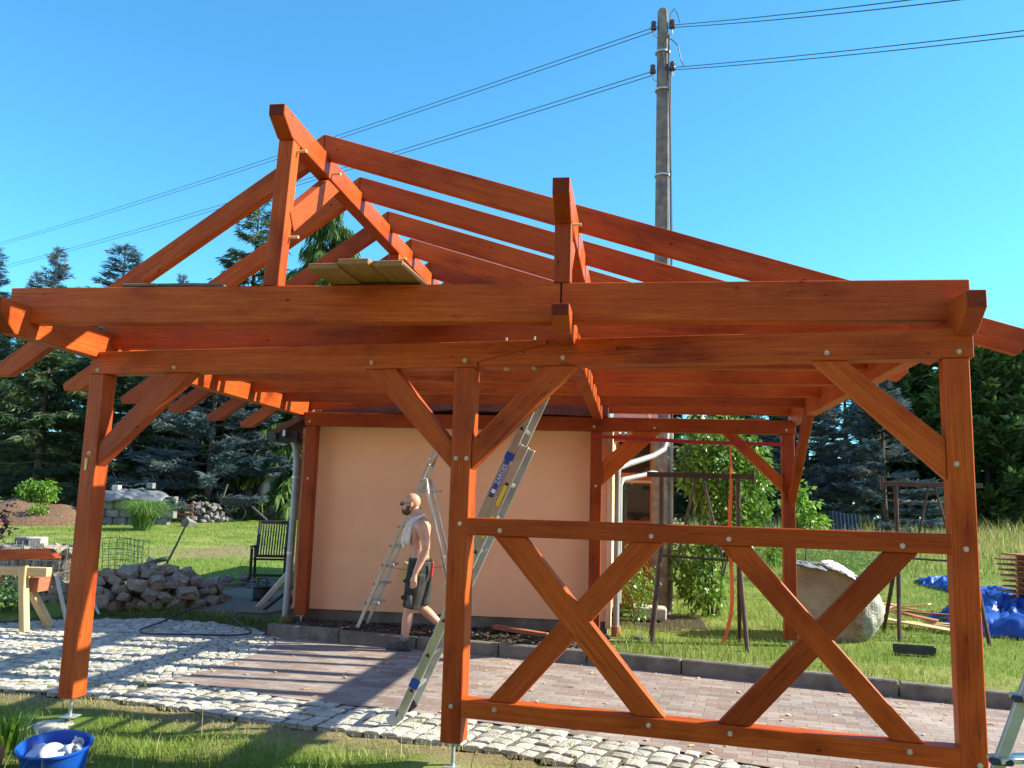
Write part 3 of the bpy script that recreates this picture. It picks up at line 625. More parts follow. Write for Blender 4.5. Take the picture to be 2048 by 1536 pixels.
# ------------------------------------------------------------------ scaffold trestles
def trestle(o, l, label, rz=0, s=1):
    t = thing('scaffold_trestle', label, 'trestle', o, rz, 'brown steel trestles on the lawn'); h, w_ = 1.94, .88
    MB().box((w_ / 2 + l, 0, h), (1.22, .05, .06)).build('top_bar', 'rust', t, bevel=.004)
    for x in (w_ / 2 + l + .61 * s,): MB().box((x, 0, h), (.03, .06, .17)).build('end_plate', 'rust', t, bevel=.004)
    for x in (0, w_):
        MB().tube([(x, 0, h - .03), (x, 0, 1.02)], .028, 10).build('upright', 'rust', t)
        for yy in (-.32, .38): MB().tube([(x, 0, 1.08), (x + (-.11 if x == 0 else .05), yy, 0)], .026, 10).build('leg', 'rust', t)
    for a, b in ((.40, .2), (.48, .69)): MB().tube([(a, 0, h - .03), (b, 0, 1.02)], .016, 8).build('diagonal', 'rust', t)
    MB().tube([(0, 0, 1.0), (w_, 0, .97)], .014, 8).build('tie_rod', 'rust', t); return t
trestle((4.58, 4.15, .11), 0, 'brown steel trestle on the lawn beside the concrete pole')
trestle((7.62, 5.6, .12), 0, 'brown steel trestle on the lawn behind the boulder', 0, -1)
# ratchet strap between the rear posts and its loose tail
o = MB().loft([[(x, CY(x) - .012 - .02 * math.sin(k * .4), 2.505 - .06 * (x - 3.85) / 2.3 - .02 * math.sin(math.pi * k / 12) + dz) for dz in (.022, -.022)] + [(x, CY(x) - .016 - .02 * math.sin(k * .4), 2.505 - .06 * (x - 3.85) / 2.3 - .02 * math.sin(math.pi * k / 12) + dz) for dz in (-.022, .022)] for k, x in enumerate(np.linspace(3.74, 6.03, 13))]).build('ratchet_strap', 'redstrap'); tag(o, 'taut dark red strap stretched between the rear carport posts', 'strap')
rings = []
for k, z in enumerate(np.linspace(2.42, .16, 16)):
    x = 5.37 + .012 * math.sin(k * .7) - (.08 * ((k - 12) / 3) ** 2 if k > 12 else 0); wd = .012 + .010 * min(1, k / 5)
    rings.append([(x - wd, 4.12, z), (x + wd, 4.13, z), (x + wd, 4.134, z), (x - wd, 4.124, z)])
o = MB().loft(rings).build('ratchet_strap', 'orstrap'); tag(o, 'loose orange strap tail hanging down to the lawn', 'strap')

# unseen house added behind the camera to keep low southern sky off shaded faces
NB = thing('sky_blocker_house', 'large terracotta-plastered house added unseen behind the camera to block low sky', 'house', (4, -13, 0))
MB().box((0, -4, 3.2), (24, 8, 6.8)).build('wall', plain('terracotta_plaster', (.52, .2, .11), (.6, .25, .14), .95, 0, 1.5, .3), NB)
mb = MB(); mb.add([(-12.6, .5, 6.5), (12.6, .5, 6.5), (12.6, -8.5, 6.5), (-12.6, -8.5, 6.5), (-12.6, -4, 10), (12.6, -4, 10)], [(0, 1, 5, 4), (2, 3, 4, 5), (0, 4, 3), (1, 2, 5), (0, 3, 2, 1)]); mb.build('roof', 'roof', NB)
for x in (-9, -5, -1, 3, 7, 10.5):
    for z in (1.6, 4.6):
        o = MB().box((x, .02, z), (1.3, .08, 1.5)).build('window', 'cream', NB); MB().box((x, .065, z), (1.14, .03, 1.34)).build('pane', 'glass', o)
# ------------------------------------------------------------------ ladders
LD = thing('extension_ladder', 'two-section aluminium extension ladder leaning against the middle purlin', 'ladder', (2.53, .33, 0))
ldir = Vector((1.20, 0, 2.76)).normalized(); lper = Vector((-ldir.z, 0, ldir.x))          # along, and away from the climber's back
wd = .40
def lrail(l0, l1, off, y, name='rail'):
    return beam(name, ldir * l0 + lper * off + Vector((0, y, 0)), ldir * l1 + lper * off + Vector((0, y, 0)), .026, .068, 'alu', LD, up=lper, bevel=.003)
for off, l0, l1 in ((0., .06, 2.28), (.075, 1.05, 3.0)):
    for y in (0, wd):
        r = lrail(l0, l1, off, y)
        for e in (.026, -.026):                                       # raised flanges of the channel
            a_ = ldir * l0 + lper * (off + e) + Vector((0, y + (-.016 if y == 0 else .016), 0)); b_ = ldir * l1 + lper * (off + e) + Vector((0, y + (-.016 if y == 0 else .016), 0))
            o = beam('rail_flange', a_, b_, .008, .012, 'alu', None, up=lper, bevel=.001); keep(o, r)
    l = l0 + .22
    while l < l1 - .05:
        c_ = ldir * l + lper * off
        rg = MB().bar(c_, c_ + Vector((0, wd, 0)), .03, .03, up=lper).build('rung', 'alu', LD, bevel=.004)
        q = []
        for k in range(3):
            a_ = 2 * math.pi * k / 3 + math.pi / 2; q.append(c_ + (lper * math.cos(a_) + ldir * math.sin(a_)) * .021)
        mb = MB(); mb.loft([[p + Vector((0, -.0145, 0)) for p in q], [p + Vector((0, -.012, 0)) for p in q]]); o = mb.build('rung_end', 'black'); o.parent = rg
        l += .28
for y in (0, wd):
    beam('rubber_foot', Vector((-.05, y, .012)), ldir * .10 + Vector((0, y, 0)), .04, .085, 'black' if y else 'alu_dull', LD, up=lper, bevel=.008)
def rlabel(name, l0, l1, off, wdt, mat, parent=None, d=-.0225):
    c0 = ldir * l0 + lper * off; c1 = ldir * l1 + lper * off; q = [c0 - lper * wdt / 2, c1 - lper * wdt / 2, c1 + lper * wdt / 2, c0 + lper * wdt / 2]
    o = MB().loft([[p + Vector((0, d, 0)) for p in q], [p + Vector((0, d + .003, 0)) for p in q]]).build(name, mat, LD); return o
st = rlabel('sticker', 1.83, 2.14, .07, .036, 'sign')
rlabel('end_cap', 2.13, 2.19, .07, .07, 'sign', d=-.024); rlabel('end_cap', .30, .37, 0, .072, 'sign', d=-.024)
rlabel('sticker', 1.52, 1.7, -.004, .03, 'yellow'); rlabel('sticker', 1.78, 1.95, .0, .03, 'yellow')
cu = bpy.data.curves.new('lettering', 'FONT'); cu.body = 'ZARGES'; cu.size = .046; cu.extrude = .0006; cu.align_x = 'CENTER'; cu.align_y = 'CENTER'; cu.space_character = 1.0
tmp = bpy.data.objects.new('lettering', cu); COL.objects.link(tmp); lme = bpy.data.meshes.new_from_object(tmp.evaluated_get(bpy.context.evaluated_depsgraph_get())); bpy.data.objects.remove(tmp)
lme.materials.clear(); fo = link('lettering', lme, 'white')
m = Matrix((ldir, lper, Vector((0, -1, 0)))).transposed().to_4x4(); m.translation = ldir * 2.01 + lper * .07 + Vector((0, -.0235, 0)); fo.parent = st; fo.matrix_local = m
lg = MB().box((0, 0, 0), (.03, .03, .001)).build('logo', 'white'); m2 = m.copy(); m2.translation = ldir * 1.87 + lper * .07 + Vector((0, -.0232, 0)); lg.parent = st; lg.matrix_local = m2
# step ladder at the wall
SL = thing('step_ladder', 'open aluminium stepladder with red plugs standing before the peach wall', 'ladder', (1.01, 3.93, .1))
T0, T1 = Vector((0, 0, 0)), Vector((.845, 0, 2.16)); ws = .38
def sp(t, y): return T0.lerp(T1, t) + Vector((.02 * 0, y * (1 - .28 * t) + (.05 * t if y == 0 else .0), 0))
for y in (0, ws):
    beam('rail', sp(0.02, y), sp(.93, y),   .02, .042, 'alu', SL, up=(-1, 0, .4), bevel=.003)
    b0 = sp(0, y); f_ = MB().box(b0 + Vector((.01, 0, .015)), (.06, .035, .05)).build('foot_cap', 'redp', SL, bevel=.005)
mb = MB(); hp = [sp(.92, 0), sp(.97, 0), sp(1.0, 0) + Vector((.02, .02, 0)), sp(1.0, 0) + Vector((.045, .09, -.0)), sp(1.0, ws) + Vector((.045, -.06, 0)), sp(.99, ws) + Vector((.0, 0, 0)), sp(.92, ws)]
mb.tube(hp, .016, 10); mb.build('hand_hoop', 'alu', SL, smooth=True)
for k, t in enumerate((.155, .26, .365, .47, .575, .68)):
    a_, b_ = sp(t, 0), sp(t, ws); d_ = .16 if k == 0 else .11
    MB().box(((a_ + b_) / 2) + Vector((.03, 0, 0)), (d_, (b_ - a_).length, .028)).build('step', 'alu_dull', SL, bevel=.005)
    for y in (0, ws):
        p_ = sp(t, y); MB().tube([p_ + Vector((-.03, -.02 if y == 0 else .02, .0)), p_ + Vector((-.03, .0, .0))], .011, 8).build('plug', 'redp', SL)
a_, b_ = sp(.78, 0), sp(.78, ws); MB().box(((a_ + b_) / 2) + Vector((.12, 0, 0)), (.27, (b_ - a_).length, .03)).build('platform', 'alu_dull', SL, bevel=.005)
for y in (0, ws):
    o_ = y * .78 + .03; MB().tube([sp(.84, y), sp(.845, y) + Vector((.05, 0, .0)), Vector((.80, o_, 1.64)), Vector((.86, o_, 1.45)), Vector((1.27, o_ + (y - o_) * .6, .0))], .019, 10).build('back_leg', 'alu', SL, smooth=True)
for z, f_ in ((.38, .6), (.9, .3)): MB().tube([(.8 + f_ * .62, .02, z), (.8 + f_ * .62, ws, z)], .012, 8).build('back_tie', 'alu_dull', SL)
MB().tube([sp(.36, 0), (.55, .02, .74), (1.03, .03, .80)], .004, 6).build('safety_cord', 'redp', SL)
wb_ = beam('wooden_block', (1.50, 4.06, .74), (1.58, 4.06, .91), .09, .1, 'pine', None, bevel=.004); tag(wb_, 'small pale wooden block hanging on the stepladder cord behind the man', 'block')
# grey ladder at the right edge, close to the camera
RL = thing('near_ladder', 'grey aluminium stepladder with dark blue step ends at the right edge', 'ladder', (5.757, -1.55, -.1))
dv = Vector((.15, -.04, .43)).normalized()
for off in (0, .40):
    beam('rail', Vector((off * .9, off * .35, 0)) + dv * -.0, Vector((off * .9, off * .35, 0)) + dv * 1.9 - Vector((off * .2, 0, 0)), .03, .055, 'alu_dull', RL, up=(-1, .0, .3), bevel=.004)
beam('back_leg', (.16, -.02, 0), Vector((.09, 0, .0)) + dv * 1.75, .025, .04, 'alu_dull', RL, up=(-1, 0, .3), bevel=.004)
for l in (.33, .67, .98, 1.3):
    c_ = dv * l; e = Vector((.36, .14, 0)); s_ = beam('step', c_ + Vector((-.03, 0, 0)), c_ + e, .1, .025, 'alu', RL, bevel=.004)
    o = MB().box(c_ + Vector((-.005, -.018, -.005)), (.10, .045, .028)).build('step_cap', 'navy', None, bevel=.008); keep(o, s_)
# ------------------------------------------------------------------ the man
MAN = thing('person', 'shirtless bald man in black work shorts and sunglasses walking past the stepladder', 'person', (1.76, 3.45, 0))
yc = 0.05
def ell(c, rx, ry, n=16, tilt=0., yaw=0.):
    c = Vector(c); m = Matrix.Rotation(yaw, 3, 'Z') @ Matrix.Rotation(tilt, 3, 'Y'); return [c + m @ Vector((rx * math.cos(2 * math.pi * k / n), ry * math.sin(2 * math.pi * k / n), 0)) for k in range(n)]
def remesh(name, mb, mat, parent, vox, smooth_it=4):
    o = mb.build(name, mat, parent); md = o.modifiers.new('r', 'REMESH'); md.mode = 'VOXEL'; md.voxel_size = vox; md.use_smooth_shade = True
    if smooth_it: ms = o.modifiers.new('s', 'SMOOTH'); ms.iterations = smooth_it; ms.factor = .5
    dg = bpy.context.evaluated_depsgraph_get(); me = bpy.data.meshes.new_from_object(o.evaluated_get(dg)); o.modifiers.clear(); o.data = me
    me.polygons.foreach_set('use_smooth', [True] * len(me.polygons)); return o
def limb(mb, pts, rs, n=14):
    P = [Vector(p) for p in pts]; Q = []; RR = []
    for i in range(len(P) - 1):
        for t in np.linspace(0, 1, 5)[:-1]: Q.append(P[i].lerp(P[i + 1], t)); RR.append(rs[i] + (rs[i + 1] - rs[i]) * t)
    Q.append(P[-1]); RR.append(rs[-1]); mb.tube(Q, RR, n)
b = MB()
b.loft([ell((.105, yc, .80), .10, .15), ell((.105, yc, .88), .125, .172), ell((.105, yc, .97), .118, .165), ell((.100, yc, 1.04), .105, .150), ell((.095, yc, 1.12), .106, .150),
        ell((.085, yc, 1.22), .118, .165), ell((.08, yc, 1.31), .122, .18), ell((.085, yc, 1.38), .105, .185), ell((.09, yc, 1.43), .08, .15), ell((.08, yc, 1.465), .06, .08)])
b.ball((.035, yc - .085, 1.30), (.06, .08, .055)); b.ball((.035, yc + .085, 1.30), (.06, .08, .055)); b.ball((.15, yc - .1, 1.33), (.06, .09, .1)); b.ball((.15, yc + .1, 1.33), (.06, .09, .1))
limb(b, [(.075, yc, 1.42), (.04, yc, 1.50), (.005, yc, 1.56)], [.075, .058, .06])
# head, tilted down and turned left
hd = Vector((-.035, yc, 1.625)); b.ball(hd + Vector((.015, 0, .025)), (.098, .076, .095), 18); b.ball(hd + Vector((-.035, 0, -.045)), (.062, .062, .075), 14); b.ball(hd + Vector((-.058, 0, -.085)), (.038, .042, .035), 10)
b.ball(hd + Vector((-.108, 0, -.03)), (.020, .013, .019), 8); b.ball(hd + Vector((-.098, 0, -.01)), (.014, .010, .028), 8); b.ball(hd + Vector((-.088, 0, -.062)), (.013, .022, .008), 8); b.ball(hd + Vector((-.088, 0, .018)), (.014, .05, .012), 8)
for sg in (-1, 1): b.ball(hd + Vector((.022, sg * .077, -.018)), (.02, .011, .032), 8)
# arms
limb(b, [(.12, yc - .165, 1.395), (.16, yc - .215, 1.36), (.21, yc - .235, 1.24), (.225, yc - .25, 1.12)], [.07, .068, .056, .044])
limb(b, [(.225, yc - .25, 1.12), (.19, yc - .27, 1.03), (.125, yc - .285, .865)], [.045, .047, .029])
limb(b, [(.06, yc + .165, 1.395), (.06, yc + .21, 1.34), (.09, yc + .24, 1.14)], [.066, .062, .042]); limb(b, [(.09, yc + .24, 1.14), (.04, yc + .245, 1.04), (-.02, yc + .235, .9)], [.043, .045, .027])
def hand(w, yy, sg):
    w = Vector(w); limb(b, [w, w + Vector((-.008, 0, -.045)), w + Vector((-.014, 0, -.09))], [.027, .033, .034], 10)
    for k, (dx, L_) in enumerate(((-.030, .072), (-.011, .082), (.009, .077), (.028, .060))):
        p = w + Vector((dx - .012, sg * .002, -.088)); limb(b, [p, p + Vector((-.004, sg * .006, -L_ * .5)), p + Vector((-.010, sg * .018, -L_))], [.0105, .0098, .008], 8)
    p = w + Vector((-.026, sg * .008, -.035)); limb(b, [p, p + Vector((-.026, sg * .016, -.035)), p + Vector((-.03, sg * .022, -.07))], [.013, .0115, .009], 8)
hand((.125, yc - .285, .865), 0, 1); hand((-.02, yc + .235, .9), 0, -1)
# legs: the near one planted, the far one pushing off behind
limb(b, [(.10, yc - .085, .88), (.07, yc - .088, .68), (.02, yc - .088, .47), (.005, yc - .088, .33), (-.018, yc - .088, .10)], [.10, .088, .057, .06, .037])
limb(b, [(.11, yc + .085, .88), (.10, yc + .088, .68), (.09, yc + .09, .48), (.20, yc + .09, .40), (.36, yc + .09, .27)], [.10, .088, .058, .06, .037])
BODY = remesh('body', b, 'skin', MAN, .0075, 3)
s_ = MB()
s_.loft([ell((.105, yc, .76), .118, .17), ell((.105, yc, .88), .142, .188), ell((.105, yc, .97), .130, .178), ell((.102, yc, 1.01), .118, .166), ell((.102, yc, 1.02), .114, .162)])
limb(s_, [(.10, yc - .088, .85), (.075, yc - .092, .66), (.045, yc - .092, .47)], [.122, .115, .098]); limb(s_, [(.11, yc + .088, .85), (.11, yc + .092, .66), (.11, yc + .092, .49)], [.122, .115, .1])
rr = random.Random(4)
for k in range(16): s_.ball((.06 + rr.uniform(-.09, .1), yc - .17 + rr.uniform(-.02, .03), rr.uniform(.5, .9)), (rr.uniform(.02, .06), .016, rr.uniform(.015, .04)), 8)
SH = remesh('shorts', s_, 'shorts', MAN, .009, 3)
mb = MB(); mb.loft([ell((.055, yc - .11, .62), .075, .098), ell((.048, yc - .11, .54), .070, .092), ell((.046, yc - .11, .485), .066, .09)]); mb.build('leg_panel', 'shortsgrey', SH, smooth=True)
mb = MB(); mb.loft([ell((.103, yc, .985), .128, .176, 24), ell((.103, yc, 1.02), .121, .169, 24)]); mb.build('belt', 'black', SH, smooth=True)
MB().bar((.262, yc - .1, .82), (.275, yc - .1, .98), .03, .03).build('tool_handle', 'redp', SH, bevel=.006)
# beard, sunglasses
mb = MB(); mb.ball(hd + Vector((-.047, 0, -.088)), (.058, .058, .048), 14); mb.ball(hd + Vector((-.086, 0, -.064)), (.02, .034, .018), 10)
for sg in (-1, 1): mb.ball(hd + Vector((-.01, sg * .058, -.062)), (.035, .016, .045), 10)
remesh('beard', mb, 'beard', MAN, .008, 3)
mb = MB()
for sg in (-1, 1): mb.ball(hd + Vector((-.106, sg * .032, -.004)), (.010, .031, .023), 14)
mb.bar(hd + Vector((-.111, -.02, .004)), hd + Vector((-.111, .02, .004)), .008, .008)
for sg in (-1, 1): mb.bar(hd + Vector((-.103, sg * .062, .004)), hd + Vector((.02, sg * .082, .006)), .006, .012)
mb.build('sunglasses', 'gloss', MAN, smooth=True, auto=40)
def shoe(c, ang, yy):
    mb = MB(); R_ = Matrix.Rotation(ang, 3, 'Y'); c = Vector(c)
    def E_(x, z, rx, ry): return [c + R_ @ v for v in ell((x, yy, z), rx, ry, 14)]
    mb.loft([[c + R_ @ Vector((-.04 + .148 * math.cos(a), yy + .047 * math.sin(a), z)) for a in np.linspace(0, 2 * math.pi, 19)[:-1]] for z in (.0, .012, .03)])
    sole = mb.build('shoe_sole', 'black', None)
    mb = MB(); ring = []
    for z, x0, x1, hw in ((.025, -.185, .105, .046), (.05, -.178, .1, .045), (.075, -.13, .09, .041), (.10, -.05, .082, .038), (.125, -.02, .078, .037)):
        ring.append([c + R_ @ Vector(((x0 + x1) / 2 + (x1 - x0) / 2 * math.cos(a), yy + hw * math.sin(a), z)) for a in np.linspace(0, 2 * math.pi, 19)[:-1]])
    mb.loft(ring); u = mb.build('shoe', 'shoe', MAN, smooth=True, auto=50); sole.parent = u
    mb = MB()
    for k in range(4): mb.bar(c + R_ @ Vector((-.105 + k * .027, yy - .034, .072 + k * .014)), c + R_ @ Vector((-.10 + k * .027, yy + .034, .072 + k * .014)), .007, .007)
    mb.build('laces', 'sock', u)
    mb = MB(); mb.loft([[c + R_ @ v for v in ell((.02, yy, z), .045, .042, 14)] for z in (.11, .15, .19)]); mb.build('sock', 'sock', MAN, smooth=True)
shoe((-.035, 0, 0.0), 0, yc - .088); shoe((.42, 0, .12), R(-52), yc + .09)
# towel round his neck
TW = thing('towel', 'pale grey towel draped round the neck of the walking man', 'towel', (1.76, 3.45, 0))
def drape(path, w0, w1, n=9, th=.007, seed=0):
    rr = random.Random(seed); rings = []; P = [Vector(p) for p in path]
    for i, p in enumerate(P):
        d = (P[min(i + 1, len(P) - 1)] - P[max(i - 1, 0)]).normalized(); t = i / (len(P) - 1); wv = w0 + (w1 - w0) * t
        sd = Vector((1, -.35, .15)); sd = (sd - d * sd.dot(d)).normalized(); nn = d.cross(sd)
        top = []; bot = []
        for k in range(n):
            u = k / (n - 1) - .5; off = math.sin(u * 13 + i * .5 + seed) * .010 + rr.uniform(-.004, .004)
            top.append(p + sd * u * wv + nn * off); bot.append(p + sd * u * wv + nn * (off - th))
        rings.append(top + bot[::-1])
    return rings
mb = MB(); mb.loft(drape([(.10, yc + .11, 1.41), (.115, yc + .06, 1.48), (.105, yc - .02, 1.505), (.075, yc - .085, 1.49), (.04, yc - .13, 1.455), (.005, yc - .155, 1.40), (-.02, yc - .165, 1.34), (-.03, yc - .155, 1.27), (-.045, yc - .15, 1.21), (-.038, yc - .145, 1.165)], .085, .125, seed=2)); mb.build('near_end', 'cloth', TW, smooth=True)
mb = MB(); mb.loft(drape([(.10, yc + .10, 1.42), (.05, yc + .13, 1.44), (-.02, yc + .13, 1.40), (-.055, yc + .11, 1.30), (-.058, yc + .09, 1.18)], .1, .12, seed=5)); mb.build('far_end', 'cloth', TW, smooth=True)
# ------------------------------------------------------------------ stones
def rock_mesh(name, seed, cuts=7, sub=0, sq=.75):
    rr = random.Random(seed); bm = bmesh.new(); bmesh.ops.create_cube(bm, size=1.0)
    for v in bm.verts: v.co = Vector((v.co.x * rr.uniform(.75, 1.25), v.co.y * rr.uniform(.7, 1.15), v.co.z * rr.uniform(.6, 1.05)))
    for _ in range(cuts):
        n = Vector((rr.gauss(0, 1), rr.gauss(0, 1), rr.gauss(0, 1))).normalized()
        r = bmesh.ops.bisect_plane(bm, geom=bm.verts[:] + bm.edges[:] + bm.faces[:], plane_co=n * rr.uniform(.40, .56) * sq / .75, plane_no=n, clear_outer=True)
        bmesh.ops.holes_fill(bm, edges=[e for e in bm.edges if e.is_boundary])
    bmesh.ops.bevel(bm, geom=bm.edges, offset=.018, segments=1, affect='EDGES', clamp_overlap=True)
    bmesh.ops.triangulate(bm, faces=bm.faces); bmesh.ops.recalc_face_normals(bm, faces=bm.faces)
    me = bpy.data.meshes.new(name); bm.to_mesh(me); bm.free(); return me
RB = [rock_mesh('stone', k) for k in range(9)]; RG = [rock_mesh('stone', 40 + k) for k in range(5)]
for m_ in RB: m_.materials.append(M['stone'])
for m_ in RG: m_.materials.append(M['greystone'])
rr = random.Random(5)
def stone(x, y, z, sx, label, cat, group, meshes):
    o = bpy.data.objects.new('stone', rr.choice(meshes)); COL.objects.link(o); o.location = (x, y, z)
    o.rotation_euler = (rr.uniform(-.5, .5), rr.uniform(-.5, .5), rr.uniform(0, 6.3)); o.scale = (sx * rr.uniform(.85, 1.25), sx * rr.uniform(.75, 1.05), sx * rr.uniform(.65, .95)); return tag(o, label, cat, group)
# near heap: laid from the bottom up on an oblong footprint
ax, bx = Vector((-3.25, 4.98, 0)), Vector((-1.62, 6.05, 0)); d_ = (bx - ax); L_ = d_.length; d_.normalize(); n_ = Vector((-d_.y, d_.x, 0))
spots = []
for k in range(9000):
    u, v = rr.uniform(0, 1), rr.uniform(-.45, 1.1); q = 1 - ((u - .42) / .56) ** 2 - ((v - .35) / .72) ** 2
    if q <= 0.02: continue
    h = .52 * q ** .62 * (1 if u < .75 else .8); lv = rr.choice([0, 0, 0, .12, .22, .32, .40, .48]); 
    if lv > h: continue
    if rr.random() < .55: lv = max(0, h - .05)
    p = ax + d_ * u * L_ + n_ * v * .9 + Vector((0, 0, .10 + lv)); s_ = rr.uniform(.15, .27)
    if all((p - a).length > (s_ + b_) * .41 for a, b_ in spots): spots.append((p, s_))
    if len(spots) > 235: break
for p, s_ in spots: stone(p.x, p.y, p.z, s_, 'rough brown field stone in the heap behind the left post', 'stone', 'brown stones heaped beside the setts', RB)
# far heap of grey cobbles
spots = []
for k in range(900):
    u, v = rr.uniform(-1, 1), rr.uniform(-1, 1); q = 1 - u * u - v * v
    if q < .02: continue
    h = .62 * q ** .6; lv = rr.choice([0, .1, h * .5, h]); lv = min(lv, h)
    p = Vector((-10.6 + u * 1.0, 21.9 + v * .8, .78 + lv)); s_ = rr.uniform(.13, .22)
    if all((p - a).length > (s_ + b_) * .45 for a, b_ in spots): spots.append((p, s_))
    if len(spots) > 85: break
for p, s_ in spots: stone(p.x, p.y, p.z, s_, 'small grey cobble in the far heap under the conifers', 'stone', 'grey cobbles heaped under the trees', RG)
# single stones
for (x, y, z, s_, lab, ms) in ((-9.88, 19.81, .70, .42, 'pale flat stone lying alone on the left lawn', RG), (4.33, 4.35, .14, .1, 'small pale stone beside the foot of the right downpipe', RG), (-5.3, 10.2, .25, .3, 'lone grey stone at the foot of the leaning bar', RG)): stone(x, y, z, s_, lab, 'stone', None, ms)
# boulder with a split face and cloths thrown over it
bm = bmesh.new(); bmesh.ops.create_icosphere(bm, subdivisions=5, radius=1)
from mathutils import noise as mn
for v in bm.verts:
    c_ = v.co.copy(); nz = mn.noise(c_ * 1.3 + Vector((3, 1, 7))) * .13 + mn.noise(c_ * 4) * .06 + mn.noise(c_ * 11) * .028
    p = c_ * (1 + nz); p = Vector((p.x * .62, p.y * .55, p.z * .60))
    if p.x < .28:
        f_ = -.26 - .10 * p.x + .012 * mn.noise(c_ * 6); p.y = max(p.y, f_)
    p.z = min(p.z, .47 - .38 * max(0, p.x + .08) + .02 * mn.noise(c_ * 5)); p.x = max(p.x, -.5 + .03 * mn.noise(c_ * 4)); v.co = p
me = bpy.data.meshes.new('boulder'); bm.to_mesh(me); bm.free(); o = link('boulder', me, 'boulder', None, True); o.location = (6.68, 5.25, .56); tag(o, 'large brown boulder with a flat split face beside the rear right post', 'boulder')
me.set_sharp_from_angle(angle=R(50)); me.materials.append(M['lichen'])
for p_ in me.polygons:
    if not (p_.normal.y < -.72 and p_.center.y < -.12 and p_.center.x < .32): p_.material_index = 1
def cloth_lump(name, loc, sx, sy, sz, seed, mat, n=42, fold=1.):
    rr_ = random.Random(seed); V = []; F = []; ph = [rr_.uniform(0, 6) for _ in range(6)]
    for j in range(n):
        for i in range(n):
            u, v = i / (n - 1) * 2 - 1, j / (n - 1) * 2 - 1; r2 = min(1, u * u * .9 + v * v * .9); q = Vector((u * 1.7 + ph[0], v * 1.7 + ph[1], ph[2]))
            a = abs(mn.noise(q * 1.3)); b_ = abs(mn.noise(q * 2.9 + Vector((5, 2, 1)))); h = (1 - r2) ** .5 * (.45 + fold * (.9 * a + .5 * b_)) 
            e = 1 + .22 * mn.noise(Vector((math.atan2(v, u) * 1.1, ph[3], 0))) if r2 > .3 else 1
            V.append((u * sx * e + .06 * sx * mn.noise(q * 2), v * sy * e + .06 * sy * mn.noise(q * 2.1 + Vector((9, 0, 0))), h * sz))
    F = [(j * n + i, j * n + i + 1, (j + 1) * n + i + 1, (j + 1) * n + i) for j in range(n - 1) for i in range(n - 1) if (V[j * n + i][0] / sx) ** 2 + (V[j * n + i][1] / sy) ** 2 < 1.15]
    mb = MB(); mb.add(V, F); o = mb.build(name, mat, None, smooth=True); o.location = loc
    md = o.modifiers.new('thickness', 'SOLIDIFY'); md.thickness = .012; return o
o = cloth_lump('cloth', (6.72, 5.08, .985), .16, .14, .075, 3, 'cloth', fold=.7); o.rotation_euler = (.25, .3, 0); tag(o, 'crumpled white cloth bundle on top of the brown boulder', 'cloth')
o = cloth_lump('cloth', (6.86, 5.03, .90), .15, .13, .075, 8, 'cloth', fold=.7); o.rotation_euler = (.35, .45, .4); tag(o, 'white cloth hanging down the right shoulder of the boulder', 'cloth')
o = cloth_lump('cloth', (6.44, 5.10, 1.0), .26, .2, .045, 12, 'greytarp'); o.rotation_euler = (.1, .12, .1); tag(o, 'flat grey cloth lying over the left top edge of the boulder', 'cloth')
# scrap boards
labs = ['broad pale plywood offcut at the back of the scrap heap', 'long thin batten pointing right out of the scrap heap', 'short splintered board on top of the scrap heap', 'reddish stick across the middle of the scrap heap', 'flat pale board along the front of the scrap heap', 'stub of batten at the right front of the scrap heap', 'thin lath sticking up at the left of the scrap heap', 'brown broken board lying under the scrap heap', 'narrow strip lying across the pale front board', 'crooked offcut in the centre of the scrap heap']
sb = [((7.5, 7.1, .22), (8.0, 7.5, .36), .34), ((8.1, 6.6, .2), (9.15, 6.3, .16), .06), ((7.7, 6.9, .42), (8.3, 7.1, .32), .16), ((7.7, 7.2, .3), (8.9, 7.1, .27), .05), ((7.7, 6.6, .24), (8.5, 6.2, .16), .26), ((8.35, 6.2, .16), (8.6, 5.9, .16), .08), ((7.6, 7.3, .25), (7.25, 7.6, .62), .06), ((7.6, 6.9, .36), (8.4, 6.6, .24), .2), ((7.9, 6.5, .22), (8.6, 6.65, .2), .05), ((7.9, 6.9, .36), (8.3, 6.6, .46), .13)]
for (a_, b_, w_), l in zip(sb, labs): tag(beam('scrap_board', a_, b_, w_, .022, 'redboard' if 'red' in l or 'brown' in l else 'pine', None), l, 'board', 'scrap boards on the lawn behind the boulder')
# trough on the lawn
mb = MB(); pr_ = [(-.06, .09), (-.06, .0), (.06, .0), (.06, .09), (.052, .09), (.052, .008), (-.052, .008), (-.052, .09)]
mb.loft([[(x, p[0], p[1]) for p in pr_] for x in (-.21, .21)]); o = mb.build('trough', 'hose'); o.location = (7.35, 4.18, .14); o.rotation_euler = (0, 0, -.12); tag(o, 'small black plastic trough lying on the lawn before the kerb', 'trough')
